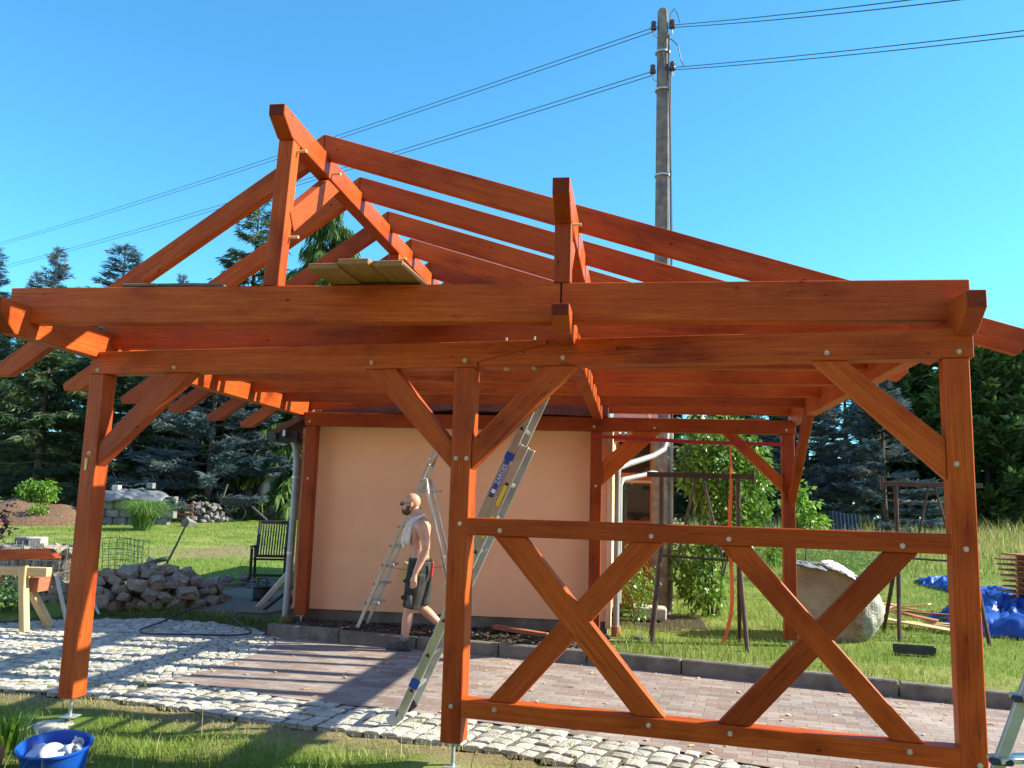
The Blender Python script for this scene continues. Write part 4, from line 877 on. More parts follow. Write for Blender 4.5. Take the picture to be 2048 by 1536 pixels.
# tarpaulin: heavy folds trailing away over the grass
V = []; nU, nV = 190, 60; spine = [(9.2, 5.9), (9.75, 7.3), (10.5, 9.3), (10.7, 11.2), (10.35, 12.3), (10.1, 12.9)]; wid = [.75, 1.1, .95, .42, .45, .12]; hts = [.25, .36, .34, .16, .22, .08]
for i in range(nU):
    t = i / (nU - 1) * (len(spine) - 1); k = min(int(t), len(spine) - 2); f_ = t - k; f_ = f_ * f_ * (3 - 2 * f_); p = Vector((*lerp(spine[k], spine[k + 1], f_), 0)); q_ = Vector((*spine[k + 1], 0)) - Vector((*spine[k], 0)); n_ = Vector((-q_.y, q_.x, 0)).normalized()
    w_ = wid[k] + (wid[k + 1] - wid[k]) * f_; h_ = hts[k] + (hts[k + 1] - hts[k]) * f_; end = min(1, i / 6, (nU - 1 - i) / 6)
    for j in range(nV):
        v = j / (nV - 1) * 2 - 1; pos = p + n_ * v * w_ * (1 + .22 * mn.noise(Vector((i * .13, v > 0, 2)))); q = Vector((pos.x * 1.5, pos.y * 1.1, 0))
        wq = q + Vector((mn.noise(q * 1.1), mn.noise(q * 1.1 + Vector((7, 7, 7))), 0)) * .7; r_ = 1 - abs(mn.noise(wq * 1.1)) * 3.2; r2 = 1 - abs(mn.noise(wq * 2.6 + Vector((3, 3, 3)))) * 3; r3 = 1 - abs(mn.noise(wq * 7 + Vector((1, 8, 3)))) * 2.6
        z = (max(0, 1 - v * v)) ** .5 * end * h_ * (.34 + .42 * r_ + .30 * r2 + .16 * r3); V.append((pos.x + .05 * r2, pos.y, ground_z(pos.x, pos.y) + .015 + max(0, z)))
F = [(i * nV + j, i * nV + j + 1, (i + 1) * nV + j + 1, (i + 1) * nV + j) for i in range(nU - 1) for j in range(nV - 1)]
o = MB().add(V, F).build('tarpaulin', 'tarp', None, smooth=True); md = o.modifiers.new('thickness', 'SOLIDIFY'); md.thickness = .01; tag(o, 'crumpled blue tarpaulin sprawled on the lawn beside the board stack', 'tarpaulin')
# stack of red boards on spacers
bd = Vector((.30, -.954, 0)); bn = Vector((.954, .30, 0))
order = ['top', 'second from top', 'third from top', 'fourth from top', 'fifth from top', 'sixth from top', 'seventh from top', 'eighth from top', 'ninth from top', 'bottom']
for k in range(10):
    z = 1.10 - k * .083; a_ = Vector((9.98, 8.75, z)) + bd * rr.uniform(-.12, .12) + bn * .55
    o = beam('stacked_board', a_, a_ + bd * 2.6 + Vector((0, 0, -.02)), .95, .024, 'redboard', None, bevel=.003); tag(o, f'reddish stained board, {order[k]} in the spaced stack by the blue tarpaulin', 'board', 'boards stacked to dry on the right')
for k in range(9):
    for t in (.35, 2.1):
        p = Vector((9.98, 8.75, 1.059 - k * .083)) + bd * t + bn * .55; o = beam('spacer', p - bn * .45, p + bn * .45, .04, .055, 'pine', None, bevel=0)
        tag(o, f'pale spacer under the {order[k]} red stacked board, {"left end" if t < 1 else "right end"}', 'lath', 'spacers in the board stack')
for t in (.35, 2.1):
    p = Vector((9.98, 8.75, .23)) + bd * t + bn * .55; o = beam('bearer', p - bn * .5, p + bn * .5, .1, .2, 'greyplank', None); tag(o, 'thick grey bearer under the board stack, ' + ('left one' if t < 1 else 'right one'), 'beam')
# board by the wall, slab by the pole
o = beam('timber_offcut', (2.62, 4.22, .20), (3.28, 4.02, .16), .1, .05, 'redboard', None); tag(o, 'reddish timber offcut lying on the soil against the plinth', 'board')
o = MB().box((0, 0, 0), (.46, .22, .17)).build('concrete_slab', 'palecon', None, bevel=.02); o.location = (4.48, 6.05, .24); o.rotation_euler = (.05, .04, .05); tag(o, 'pale concrete slab lying on the ground left of the pole foot', 'slab')
# ------------------------------------------------------------------ sawhorse with a beam
SW = thing('sawhorse', 'raw pine sawhorse standing on the setts at the left edge', 'sawhorse', (-2.82, 3.35, .0), .06)
beam('top_rail', (-1.15, 0, .69), (.19, .0, .69), .10, .105, 'pine', SW)
beam('leg', (-.0, -.06, .0), (-.10, -.065, .755), .07, .105, 'pine', SW, up=(0, 1, 0)); beam('leg', (-.0, .42, .0), (-.22, .10, .66), .07, .105, 'pine', SW, up=(0, 1, 0))
beam('leg', (-1.05, -.10, .0), (-1.0, -.065, .755), .07, .105, 'pine', SW, up=(0, 1, 0)); beam('leg', (-1.15, .42, .0), (-1.02, .10, .66), .07, .105, 'pine', SW, up=(0, 1, 0))
beam('cross_piece', (-.02, .04, .53), (-.02, .30, .53), .13, .17, 'redboard', SW)
o = prism('stained_beam', [(-1.5, .0), (.82, .05), (.70, .165), (-1.5, .165)], .11, (-3.42, 3.42, .755), (1, .02, .05), (-.05, 0, 1), 'wood', None); tag(o, 'freshly stained orange beam resting on the pine sawhorse', 'beam')
o = beam('metal_profile', (-2.88, 3.85, .6), (-2.62, 3.78, .03), .03, .05, 'zinc', None); tag(o, 'bluish metal profile leaning against the sawhorse leg', 'profile')
# ------------------------------------------------------------------ gabion, wire panel, bar and hose
GA = thing('gabion_wall', 'gabion of grey stones in wire mesh behind the sawhorse', 'gabion', (-4.8, 5.05, .08))
mb = MB()
for i in range(8):
    for k in range(5):
        for j in range(3):
            v0 = RB[(i * 3 + k + j) % 9]; bmv = [Vector(v.co) for v in v0.vertices]; s_ = rr.uniform(.17, .23); rot = Matrix.Rotation(rr.uniform(0, 6), 3, 'Z') @ Matrix.Rotation(rr.uniform(-.6, .6), 3, 'X')
            c_ = Vector((i * .158 + .08 + rr.uniform(-.02, .02), j * .19 + .09, k * .155 + .09)); mb.add([c_ + rot @ v * s_ for v in bmv], [tuple(p.vertices) for p in v0.polygons])
o = mb.build('stone_fill', 'stone', GA); 
mb = MB()
for x in np.arange(0, 1.301, .1): mb.tube([(x, -.03, 0), (x, -.03, .86)], .0035, 4)
for z in np.arange(0, .87, .1): mb.tube([(0, -.03, z), (1.3, -.03, z)], .0035, 4); mb.tube([(1.3, -.03, z), (1.3, .55, z)], .0035, 4)
mb.build('wire_mesh', 'zinc', GA)
for x, lab in ((-4.42, 'dark grey square stone block on top of the gabion, left one'), (-4.2, 'sunlit pale stone block on top of the gabion, right one')):
    o = MB().box((0, 0, 0), (.19, .2, .14)).build('stone_block', 'palecon' if 'pale' in lab else 'greystone', None, bevel=.015); o.location = (x, 5.2, .92); o.rotation_euler = (0, 0, .2); tag(o, lab, 'stone')
mb = MB(); 
for k, x in enumerate(np.linspace(0, .85, 9)): mb.tube([(x + .015 * math.sin(z * 7 + k), .10 * math.sin(x * 5) + .03 * math.sin(z * 4), z) for z in np.linspace(0, .74, 8)], .006, 5)
for z in np.linspace(.02, .74, 8): mb.tube([(x, .10 * math.sin(x * 5) + .03 * math.sin(z * 4), z + .02 * math.sin(x * 6)) for x in np.linspace(0, .85, 12)], .006, 5)
for z in np.linspace(.06, .7, 6): mb.tube([(x, .28 + .12 * math.sin(x * 4 + 1), z + .02 * math.sin(x * 5)) for x in np.linspace(.05, .83, 10)], .005, 5)
for x in np.linspace(.05, .83, 7): mb.tube([(x, .28 + .12 * math.sin(x * 4 + 1), z) for z in np.linspace(.03, .72, 6)], .005, 5)
o = mb.build('mesh_roll', 'wire'); o.location = (-5.45, 8.6, .08); tag(o, 'dark green bent wire mesh panel standing behind the stone heap', 'wire mesh')
mb = MB()
for x in np.linspace(0, 3.2, 22): mb.tube([(x, 0, 0), (x, 0, .72)], .003, 4)
for z in np.linspace(.02, .72, 8): mb.tube([(0, 0, z), (3.2, 0, z + .02)], .003, 4)
o = mb.build('wire_fence', 'wire'); o.location = (-8.4, 8.9, .12); o.rotation_euler = (0, 0, -.05); tag(o, 'thin green wire mesh fence between the gabion and the bent panel', 'fence')
o = MB().tube([(-4.02, 9.0, 1.17), (-4.22, 9.0, .7), (-4.52, 9.0, .06)], [.016, .02, .022], 8).build('iron_bar', 'black'); tag(o, 'long thin black bar leaning up from the stone heap over the lawn', 'bar')
o = MB().tube([(-4.33, 8.95, .47), (-4.5, 8.95, .43), (-4.75, 8.95, .34), (-5.05, 8.95, .22), (-5.5, 8.9, .16), (-6.2, 8.8, .14)], .045, 10).build('drain_hose', 'hose', None, True); tag(o, 'dark drainage hose bent up beside the leaning bar', 'hose')
o = MB().tube([(-2.95, 4.72, .22), (-2.75, 4.6, .05)], .018, 8).build('metal_tube', 'zinc'); tag(o, 'short bright metal tube lying before the brown stones', 'tube')
# ------------------------------------------------------------------ garden chair
GC = thing('garden_chair', 'dark slatted wooden garden chair standing left of the house', 'chair', (-2.42, 9.2, .13), .30)
W_ = .62
for x in (-.3, .3):
    beam('leg', (x, -.38, 0), (x, -.40, .60), .05, .045, 'chairwood', GC, up=(0, 1, 0)); beam('leg', (x, .22, 0), (x, .05, .62), .045, .045, 'chairwood', GC, up=(0, 1, 0))
    beam('armrest', (x, -.46, .625), (x, .12, .62), .075, .028, 'chairwood', GC, bevel=.01)
    beam('back_post', (x * .9, -.02, .42), (x * .9, .22, 1.08), .04, .03, 'chairwood', GC, up=(0, 1, 0))
mb = MB()
for k in range(11): x = -.24 + k * .048; mb.bar((x, -.02, .45), (x, .21, 1.03), .026, .012, up=(0, 1, 0))
mb.build('back_slats', 'chairwood', GC); beam('top_rail', (-.29, .215, 1.055), (.29, .215, 1.055), .025, .07, 'chairwood', GC); beam('lower_rail', (-.29, -.02, .44), (.29, -.02, .44), .03, .05, 'chairwood', GC)
mb = MB()
for k in range(6): y = -.38 + k * .07; mb.box((0, y, .415 - .008 * k), (.56, .055, .018))
mb.build('seat', 'chairwood', GC); beam('stretcher', (-.3, -.385, .12), (.3, -.385, .12), .03, .045, 'chairwood', GC)
# cable reel, cord, rails, planks by the downpipe
CR = thing('cable_reel', 'dark cable reel standing on the sandy ground by the house corner', 'cable reel', (-1.3, 6.4, .1))
MB().lathe((0, 0, 0), [(0, .0), (.16, .0), (.165, .02), (.1, .03), (.1, .2), (.165, .21), (.16, .23), (0, .23)], 24).build('drum', 'hose', CR); MB().lathe((0, 0, .035), [(.11, 0), (.135, .01), (.135, .15), (.11, .16)], 24).build('cable_wrap', 'black', CR); MB().tube([(-.07, 0, .22), (-.07, 0, .33), (.07, 0, .33), (.07, 0, .22)], .014, 8).build('handle', 'black', CR)
cp_ = [(-1.35, 6.3), (-1.83, 6.4), (-1.77, 5.42), (-1.68, 4.85), (-1.71, 4.35), (-1.62, 3.79), (-1.5, 3.54), (-1.3, 3.44), (-.9, 3.54), (-.45, 3.64), (-.28, 3.8), (-.36, 4.05), (-.58, 4.33), (-.9, 4.6)]
def smooth_path(P, n=8):
    out = []
    for i in range(len(P) - 1):
        p0, p1, p2, p3 = (Vector(P[max(i - 1, 0)]), Vector(P[i]), Vector(P[i + 1]), Vector(P[min(i + 2, len(P) - 1)]))
        for t in np.linspace(0, 1, n, endpoint=False): out.append(.5 * ((2 * p1) + (p2 - p0) * t + (2 * p0 - 5 * p1 + 4 * p2 - p3) * t * t + (3 * p1 - p0 - 3 * p2 + p3) * t ** 3))
    return out + [Vector(P[-1])]
o = MB().tube(smooth_path([(x, y, (.03 if y < 4.6 else .11)) for x, y in cp_]), .011, 6).build('extension_lead', 'black', None, True); tag(o, 'thin black extension cord looping over the grey setts', 'cord')
for k, (dx, lab) in enumerate(((0, 'lower of two aluminium profiles leaning by the grey downpipe'), (.055, 'upper of two aluminium profiles leaning by the grey downpipe'))):
    o = beam('aluminium_profile', (-.86 + dx * .4, 5.3 + dx, .13 + dx * .9), (-.22 + dx * .3, 5.55 + dx, .98 + dx), .03, .075, 'alu', None); tag(o, lab, 'profile', 'aluminium profiles leaning by the house')
o = MB().tube([(-1.0, 5.0, .12), (-.6, 5.0, .12), (-.3, 5.02, .18), (-.1, 5.05, .2)], [.025, .034, .034, .025], 8).build('dark_plank', 'greyplank'); tag(o, 'thin dark rounded log lying at the foot of the downpipe', 'log')
for k, (a_, b_, lab) in enumerate((((-.75, 5.2, .1), (-.15, 5.3, .62), 'black board leaning under the aluminium profiles'), ((-.55, 5.5, .1), (-.08, 5.5, .8), 'wider black board behind the aluminium profiles'))): tag(beam('black_board', a_, b_, .16, .03, 'darkwood', None), lab, 'board')
# loose rubble near the chair
for k in range(16): stone(-2.6 + rr.uniform(-.5, .9), 8.1 + rr.uniform(-.4, .9), .14 + rr.uniform(0, .08), rr.uniform(.1, .2), 'broken grey rubble piece lying around the garden chair', 'stone', 'rubble around the garden chair', RG)
o = beam('border_stone', (-3.3, 7.3, .13), (-2.2, 8.25, .14), .07, .09, 'kerb', None); tag(o, 'low concrete border stone running toward the garden chair', 'border stone')
# ------------------------------------------------------------------ blue tub in front
TB = thing('tub', 'round blue plastic tub of white crockery on the front grass', 'tub', (.735, -1.0, -.10)); TB.rotation_euler = (.13, .03, 0); tr = .208
mb = MB(); mb.lathe((0, 0, 0), [(0, .0), (tr * .78, .0), (tr * .86, .08), (tr * .97, .185), (tr * 1.04, .19), (tr * 1.05, .2), (tr * 1.0, .206), (tr * .95, .197), (tr * .84, .08), (tr * .76, .012), (0, .012)], 48)
mb.build('body', 'bluep', TB, smooth=True, auto=35)
cr = []
for (dx, dy, z, tx, ty, r_, lab) in ((.02, -.08, .155, .5, .35, .07, 'tilted white saucer in the middle of the blue tub'), (-.10, .02, .135, .15, -.2, .08, 'white plate at the left inside the blue tub'), (-.09, -.07, .14, .5, -.4, .07, 'small white plate at the front left inside the blue tub')):
    o = MB().lathe((0, 0, 0), [(0, .004), (r_ * .55, .004), (r_, .018), (r_ * 1.0, .024), (r_ * .55, .011), (0, .011)], 28).build('plate', 'whitep', None, True); o.location = (.745 + dx, -1.0 + dy, -.10 + z); o.rotation_euler = (tx, ty, 0); tag(o, lab, 'plate')
ls = ['nearest to the rim', 'at the back', 'in the middle', 'lowest', 'at the right']
for k, (dx, dy, z) in enumerate(((.10, -.03, .165), (.07, .07, .15), (.11, .03, .185), (.04, .0, .145), (.14, .0, .16))):
    c_ = thing('cup', f'pale grey cup heaped in the right half of the tub, {ls[k]}', 'cup', (.745 + dx, -1.0 + dy, -.10 + z), k * 1.3, 'grey cups in the blue tub'); c_.rotation_euler = (rr.uniform(-.9, .9), rr.uniform(-.9, .9), k * 1.3)
    MB().lathe((0, 0, -.03), [(0, 0), (.027, 0), (.034, .065), (.031, .065), (.025, .006), (0, .006)], 20).build('bowl', 'whitep', c_, True); MB().tube([(.03, 0, .02), (.055, 0, .015), (.055, 0, -.012), (.028, 0, -.016)], .005, 6).build('handle', 'whitep', c_, True)
o = MB().box((0, 0, 0), (.2, .13, .12)).build('stone_brick', 'terra', None, bevel=.012); o.location = (.19, -.93, -.05); o.rotation_euler = (0, 0, .5); tag(o, 'reddish brick on the grass at the lower left corner', 'brick')
# ------------------------------------------------------------------ far left yard
mb = MB()
for i in range(6):
    for k in range(4): mb.box((-13.1 + (i + (k % 2) * .5) * .42, 19.5 + i * .12, .76 + k * .24), (.40, .24, .225))
o = mb.build('block_wall', 'block', None, bevel=.012); tag(o, 'low wall of pale blocks under a grey tarpaulin at the lawn edge', 'wall')
o = cloth_lump('tarpaulin', (-11.9, 19.7, 1.5), 1.15, .5, .42, 21, 'greytarp', fold=.5); o.rotation_euler = (.25, 0, .1); tag(o, 'grey tarpaulin sagging over the pale block wall', 'tarpaulin')
for x, lab in ((-12.55, 'white block weighing down the tarpaulin on its left'), (-11.35, 'grey block weighing down the tarpaulin on its right')):
    o = MB().box((0, 0, 0), (.22, .2, .18)).build('building_block', 'palecon' if 'white' in lab else 'block', None, bevel=.01); o.location = (x, 19.8, 1.92 if 'grey' in lab else 1.82); tag(o, lab, 'block')
fb = MB()
for k in range(31):
    x = -17.5 + k * .22; fb.box((x, 22.9 + .02 * math.sin(k), 1.6 + .05 * math.sin(k * 2.3)), (.2, .03, 1.7))
o = fb.build('board_fence', 'darkwood'); tag(o, 'long black board fence under the conifers on the left', 'fence')
for k, (x, lab) in enumerate(((-10.95, 'left grey plank leaning against the black fence'), (-10.75, 'right grey plank leaning against the black fence'))): tag(beam('plank', (x - .25, 23.0, .85), (x, 24.1, 2.3), .16, .03, 'greyplank', None), lab, 'plank')
PT = thing('pallet', 'low weathered pallet of brown slats by the ornamental grass', 'pallet', (-10.95, 20.9, .75)); 
for k in range(4): beam('slat', (-.5, 0, .12 + k * .14), (.55, 0, .12 + k * .14), .03, .1, 'redboard' if k % 2 else 'greyplank', PT)
for x in (-.42, .45): beam('upright', (x, .03, 0), (x, .03, .62), .06, .05, 'greyplank', PT, up=(0, 1, 0))
MC = thing('hand_cart', 'dark old hand cart with raised shafts among junk by the far trunk', 'cart', (-9.55, 22.4, .82), .2)
beam('bed', (-.5, 0, .55), (.6, 0, .5), .6, .05, 'darkwood', MC); beam('shaft', (-.6, -.28, .3), (-.35, -.28, 1.25), .05, .05, 'greyplank', MC, up=(0, 1, 0)); beam('shaft', (.55, -.28, .5), (1.1, -.28, .05), .05, .05, 'greyplank', MC)
MB().lathe((0, 0, -.03), [(.24, 0), (.28, 0), (.28, .06), (.24, .06), (.24, 0)], 20).build('wheel', 'black', MC).matrix_local = Matrix.Translation((.1, -.35, .28)) @ Matrix.Rotation(R(90), 4, 'X')
beam('side_board', (-.5, -.3, .68), (.55, -.3, .66), .03, .2, 'darkwood', MC); beam('side_board', (-.4, .3, .75), (.6, .3, .7), .03, .25, 'darkwood', MC)
FB = thing('water_tank', 'tall tank wrapped in silver foil with a green strap under the drooping branches', 'tank', (-9.5, 25.0, .88))
mb = MB(); rings = []
for z, r_ in ((.35, .5), (.8, .52), (1.2, .53), (1.5, .50), (1.52, .62), (1.75, .60), (1.95, .4), (2.0, .1)): rings.append([(r_ * (1 + .06 * math.sin(a * 7 + z * 3)) * math.cos(a), r_ * (1 + .06 * math.sin(a * 5 - z * 2)) * math.sin(a), z + .04 * math.sin(a * 3)) for a in np.linspace(0, 2 * math.pi, 37)[:-1]])
mb.loft(rings); mb.build('foil_cover', 'silver', FB, True); MB().box((.22, -.52, .95), (.14, .06, .9)).build('strap', plain('green_band', (.02, .25, .14), (.04, .35, .2), .6), FB)
MB().box((0, 0, .17), (1.1, .9, .34)).build('stand', 'darkwood', FB, bevel=.02)
o = MB().loft([[(-10.5 + .33 * math.cos(a) * s_, 25.1 + .3 * math.sin(a) * s_, z) for a in np.linspace(0, 2 * math.pi, 15)[:-1]] for z, s_ in ((.8, 1.1), (1.3, 1.0), (1.9, .9), (2.35, .7), (2.45, .3))]).build('covered_post', 'greytarp', None, True); tag(o, 'upright bundle under dark grey sheeting beside the foil-wrapped tank', 'bundle')
o = MB().lathe((-8.9, 23.9, .85), [(0, 0), (.26, 0), (.3, .45), (.27, .55), (0, .56)], 20).build('bucket', 'greytarp', None, True); tag(o, 'grey bucket on the ground right of the foil-wrapped tank', 'bucket')
# mulch bed with its mound
V = []; n = 40
for j in range(n):
    for i in range(n):
        u, v = i / (n - 1) * 2 - 1, j / (n - 1) * 2 - 1; r2 = u * u + v * v; x, y = -15.4 + u * 2.6 - 0, 19.2 + v * 1.5; h = max(0, 1 - r2) ** .8 * .75 * (1 + .25 * mn.noise(Vector((x, y, 0)))) - .05; V.append((x, y, ground_z(x, y) + h + .02 * mn.noise(Vector((x * 9, y * 9, 0)))))
o = MB().add(V, [(j * n + i, j * n + i + 1, (j + 1) * n + i + 1, (j + 1) * n + i) for j in range(n - 1) for i in range(n - 1)]).build('mulch_bed', 'mulch', None, True); tag(o, kind='structure')
o = beam('border_board', (-15.2, 17.55, .60), (-13.5, 18.6, .64), .04, .09, 'redboard', None); tag(o, 'orange edging board along the front of the mulch mound', 'board')
o = cloth_lump('pale_sheet', (-15.9, 23.3, 1.55), .6, .4, .45, 31, 'whitep'); tag(o, 'pale bluish sheet lying in front of the dark fence at far left', 'sheet')
# black corrugated sheet on the right
mb = MB(); rings = [[(k * .025 - .5, .05 * z + .016 * math.sin(k * 1.25), z) for k in range(41)] + [(k * .025 - .5, .05 * z + .01 + .016 * math.sin(k * 1.25), z) for k in reversed(range(41))] for z in (0, .5, 1.0)]
mb.loft(rings); o = mb.build('corrugated_sheet', 'gloss'); o.location = (10.9, 22.3, .78); o.rotation_euler = (-.35, .12, .2); tag(o, 'glossy black corrugated sheet leaning under the blue spruce', 'sheet')
# ------------------------------------------------------------------ conifers
def quads(base, d, side, ln, wdt, bend, tone):
    """tapered leaf/needle sprays: base (n,3), unit dir (n,3), unit side (n,3), length, width, bend vector (n,3)"""
    n = len(base); ln = ln[:, None]; wdt = wdt[:, None]
    V = np.stack([base, base + d * ln * .45 + side * wdt * .5 + bend * .25, base + d * ln + bend, base + d * ln * .45 - side * wdt * .5 + bend * .25], 1).reshape(-1, 3)
    i = np.arange(n)[:, None] * 4; F = np.concatenate([i + [[0, 1, 2]], i + [[0, 2, 3]]], 1).reshape(-1, 3)
    return V, F, np.repeat(tone, 4)
def unit(a): return a / np.maximum(np.linalg.norm(a, axis=-1, keepdims=True), 1e-9)
def conifer(name, h, r, seed, mat, style='spruce', z0=.5, dens=1., per=46, label=None):
    g_ = np.random.default_rng(seed); B = []; D = []; S = []; LN = []; W = []; BE = []; T = []; z = z0
    wh = {'spruce': .34, 'blue': .36, 'weep': .34, 'hedge': .22}[style]; limbs = MB()
    while z < h - .12:
        f_ = 1 - z / h; nb = int(g_.integers(5, 8))
        for k in range(nb):
            a = g_.uniform(0, 2 * np.pi); L = (r * f_ ** (.8 if style != 'hedge' else .42) * g_.uniform(.72, 1.18) + .12)
            if g_.random() < .06: L *= .45
            dr = np.array([np.cos(a), np.sin(a), 0.]); up = {'spruce': .22 - .5 * f_, 'blue': .25 - .42 * f_, 'weep': .3 - .35 * f_, 'hedge': 1.1}[style] + g_.normal(0, .07); cur = {'spruce': .16, 'blue': .12, 'weep': -.28, 'hedge': -.15}[style]
            n = max(6, int(per * dens * (L / r) ** .8)); t = g_.uniform(.12, 1, n) ** .8
            P = dr[None] * (L * t)[:, None]; P[:, 2] = z + L * (up * t + cur * t * t)
            if style != 'hedge' and L > .8: limbs.tube([(0, 0, z), tuple(dr * L * .5 + [0, 0, z + L * (up * .5 + cur * .25)]), tuple(dr * L * .92 + [0, 0, z + L * (up * .92 + cur * .85)])], [.018 + .008 * L, .012, .005], 4, cap=False)
            sd = np.array([-dr[1], dr[0], 0.]); sg = g_.choice([-1, 1], n)[:, None]
            if style in ('spruce', 'blue'):
                fl = g_.normal(0, .26, n); di = unit(dr[None] * g_.uniform(.45, 1.1, (n, 1)) + sd[None] * sg * g_.uniform(.25, 1.0, (n, 1)) + np.array([0, 0, 1.])[None] * (fl[:, None] + (.10 if style == 'blue' else -.22)))
                ln = g_.uniform(.15, .38, n) * (.6 + .4 * min(1, L)); w_ = ln * g_.uniform(.11, .2, n); be = np.zeros((n, 3)); be[:, 2] = -ln * g_.uniform(.0, .25, n) + (ln * .12 if style == 'blue' else 0)
                side = unit(np.cross(di, np.array([0, 0, 1.])) + g_.normal(0, .35, (n, 3)))
            elif style == 'weep':
                di = unit(dr[None] * g_.uniform(.1, .6, (n, 1)) + sd[None] * g_.normal(0, .35, (n, 1)) + np.array([0, 0, -1.])[None] * g_.uniform(.6, 1.3, (n, 1)))
                ln = g_.uniform(.3, .85, n) * (.5 + .5 * min(1, L)); w_ = ln * g_.uniform(.08, .16, n) + .02; be = np.zeros((n, 3)); be[:, 2] = -ln * .2; side = unit(g_.normal(0, 1, (n, 3)))
            else:
                di = unit(dr[None] * g_.uniform(.2, 1., (n, 1)) + sd[None] * g_.normal(0, .6, (n, 1)) + np.array([0, 0, 1.])[None] * g_.uniform(.0, 1.0, (n, 1)))
                ln = g_.uniform(.16, .42, n); w_ = ln * g_.uniform(.3, .5, n); be = g_.normal(0, .03, (n, 3)); side = unit(g_.normal(0, 1, (n, 3)))
            P = P + g_.normal(0, .05, (n, 3)) * [1, 1, .7]
            B.append(P); D.append(di); S.append(side); LN.append(ln); W.append(w_); BE.append(be); T.append(np.clip(g_.normal(.45, .16) + g_.normal(0, .14, n) + (g_.random(n) < .05) * .5, 0.01, 1))
        z += wh * g_.uniform(.75, 1.2) * (.6 + .4 * f_)
    n = 26; a = g_.uniform(0, 6.28, n); di = unit(np.stack([np.cos(a) * .5, np.sin(a) * .5, g_.uniform(.2, 1.2, n)], 1)); B.append(np.stack([np.zeros(n), np.zeros(n), g_.uniform(h - .7, h - .1, n)], 1)); D.append(di); S.append(unit(np.cross(di, [0.3, .5, .1]))); LN.append(g_.uniform(.12, .3, n)); W.append(np.full(n, .05)); BE.append(np.zeros((n, 3))); T.append(np.full(n, .6))
    B, D, S, LN, W, BE, T = (np.concatenate(q) for q in (B, D, S, LN, W, BE, T))
    if style != 'weep':                     # every spray is a brush: two crossed blades
        B, D, LN, W, BE, T = (np.concatenate([q, q]) for q in (B, D, LN, W, BE, T)); S = np.concatenate([S, unit(np.cross(S, D[:len(S)]))]); W[len(S) // 2:] *= .8
    V, F, T_ = quads(B, D, S, LN, W, BE, T)
    crown = npmesh('crown', V, F, mat, T_); root = bpy.data.objects.new(name, None); COL.objects.link(root); crown.parent = root
    limbs.tube([(0, 0, -.2), (.02, 0, h * .3), (-.02, .02, h * .7), (0, 0, h - .05)], [.06 + .016 * h, .04 + .010 * h, .02 + .004 * h, .008], 9); limbs.build('trunk', 'bark', root, True)
    return root
def place(proto, used, x, y, sc_, rz, label, cat, group, sxy=1.):
    o = proto if not used.get(proto.name) else copy_tree(proto); used[proto.name] = True
    o.location = (x, y, ground_z(x, y) - .05); o.rotation_euler = (0, 0, rz); o.scale = (sc_ * sxy, sc_ * sxy, sc_); return tag(o, label, cat, group)
used = {}
SPA = conifer('spruce_tree', 12, 2.7, 1, 'spruce', 'spruce', 2.0, 2.4, 62); SPB = conifer('spruce_tree', 12, 3.2, 2, 'spruce', 'spruce', 2.2, 2.4, 66); SPC = conifer('spruce_tree', 7, 2.6, 3, 'spruce', 'spruce', .9, 3.2, 90)
BLA = conifer('blue_spruce', 6, 2.7, 4, 'bluespruce', 'blue', .4, 4.0, 96); BLB = conifer('blue_spruce', 12, 2.3, 5, 'bluespruce', 'blue', .8, 2.4, 62)
WEP = conifer('weeping_spruce', 12, 3.4, 6, 'weeping', 'weep', 1.2, 2.2, 84); THU = conifer('thuja_tree', 7, 1.7, 7, 'hedge', 'hedge', .2, 1.8, 60)
G1 = 'conifers standing behind the left lawn'; G2 = 'trees behind the right lawn'
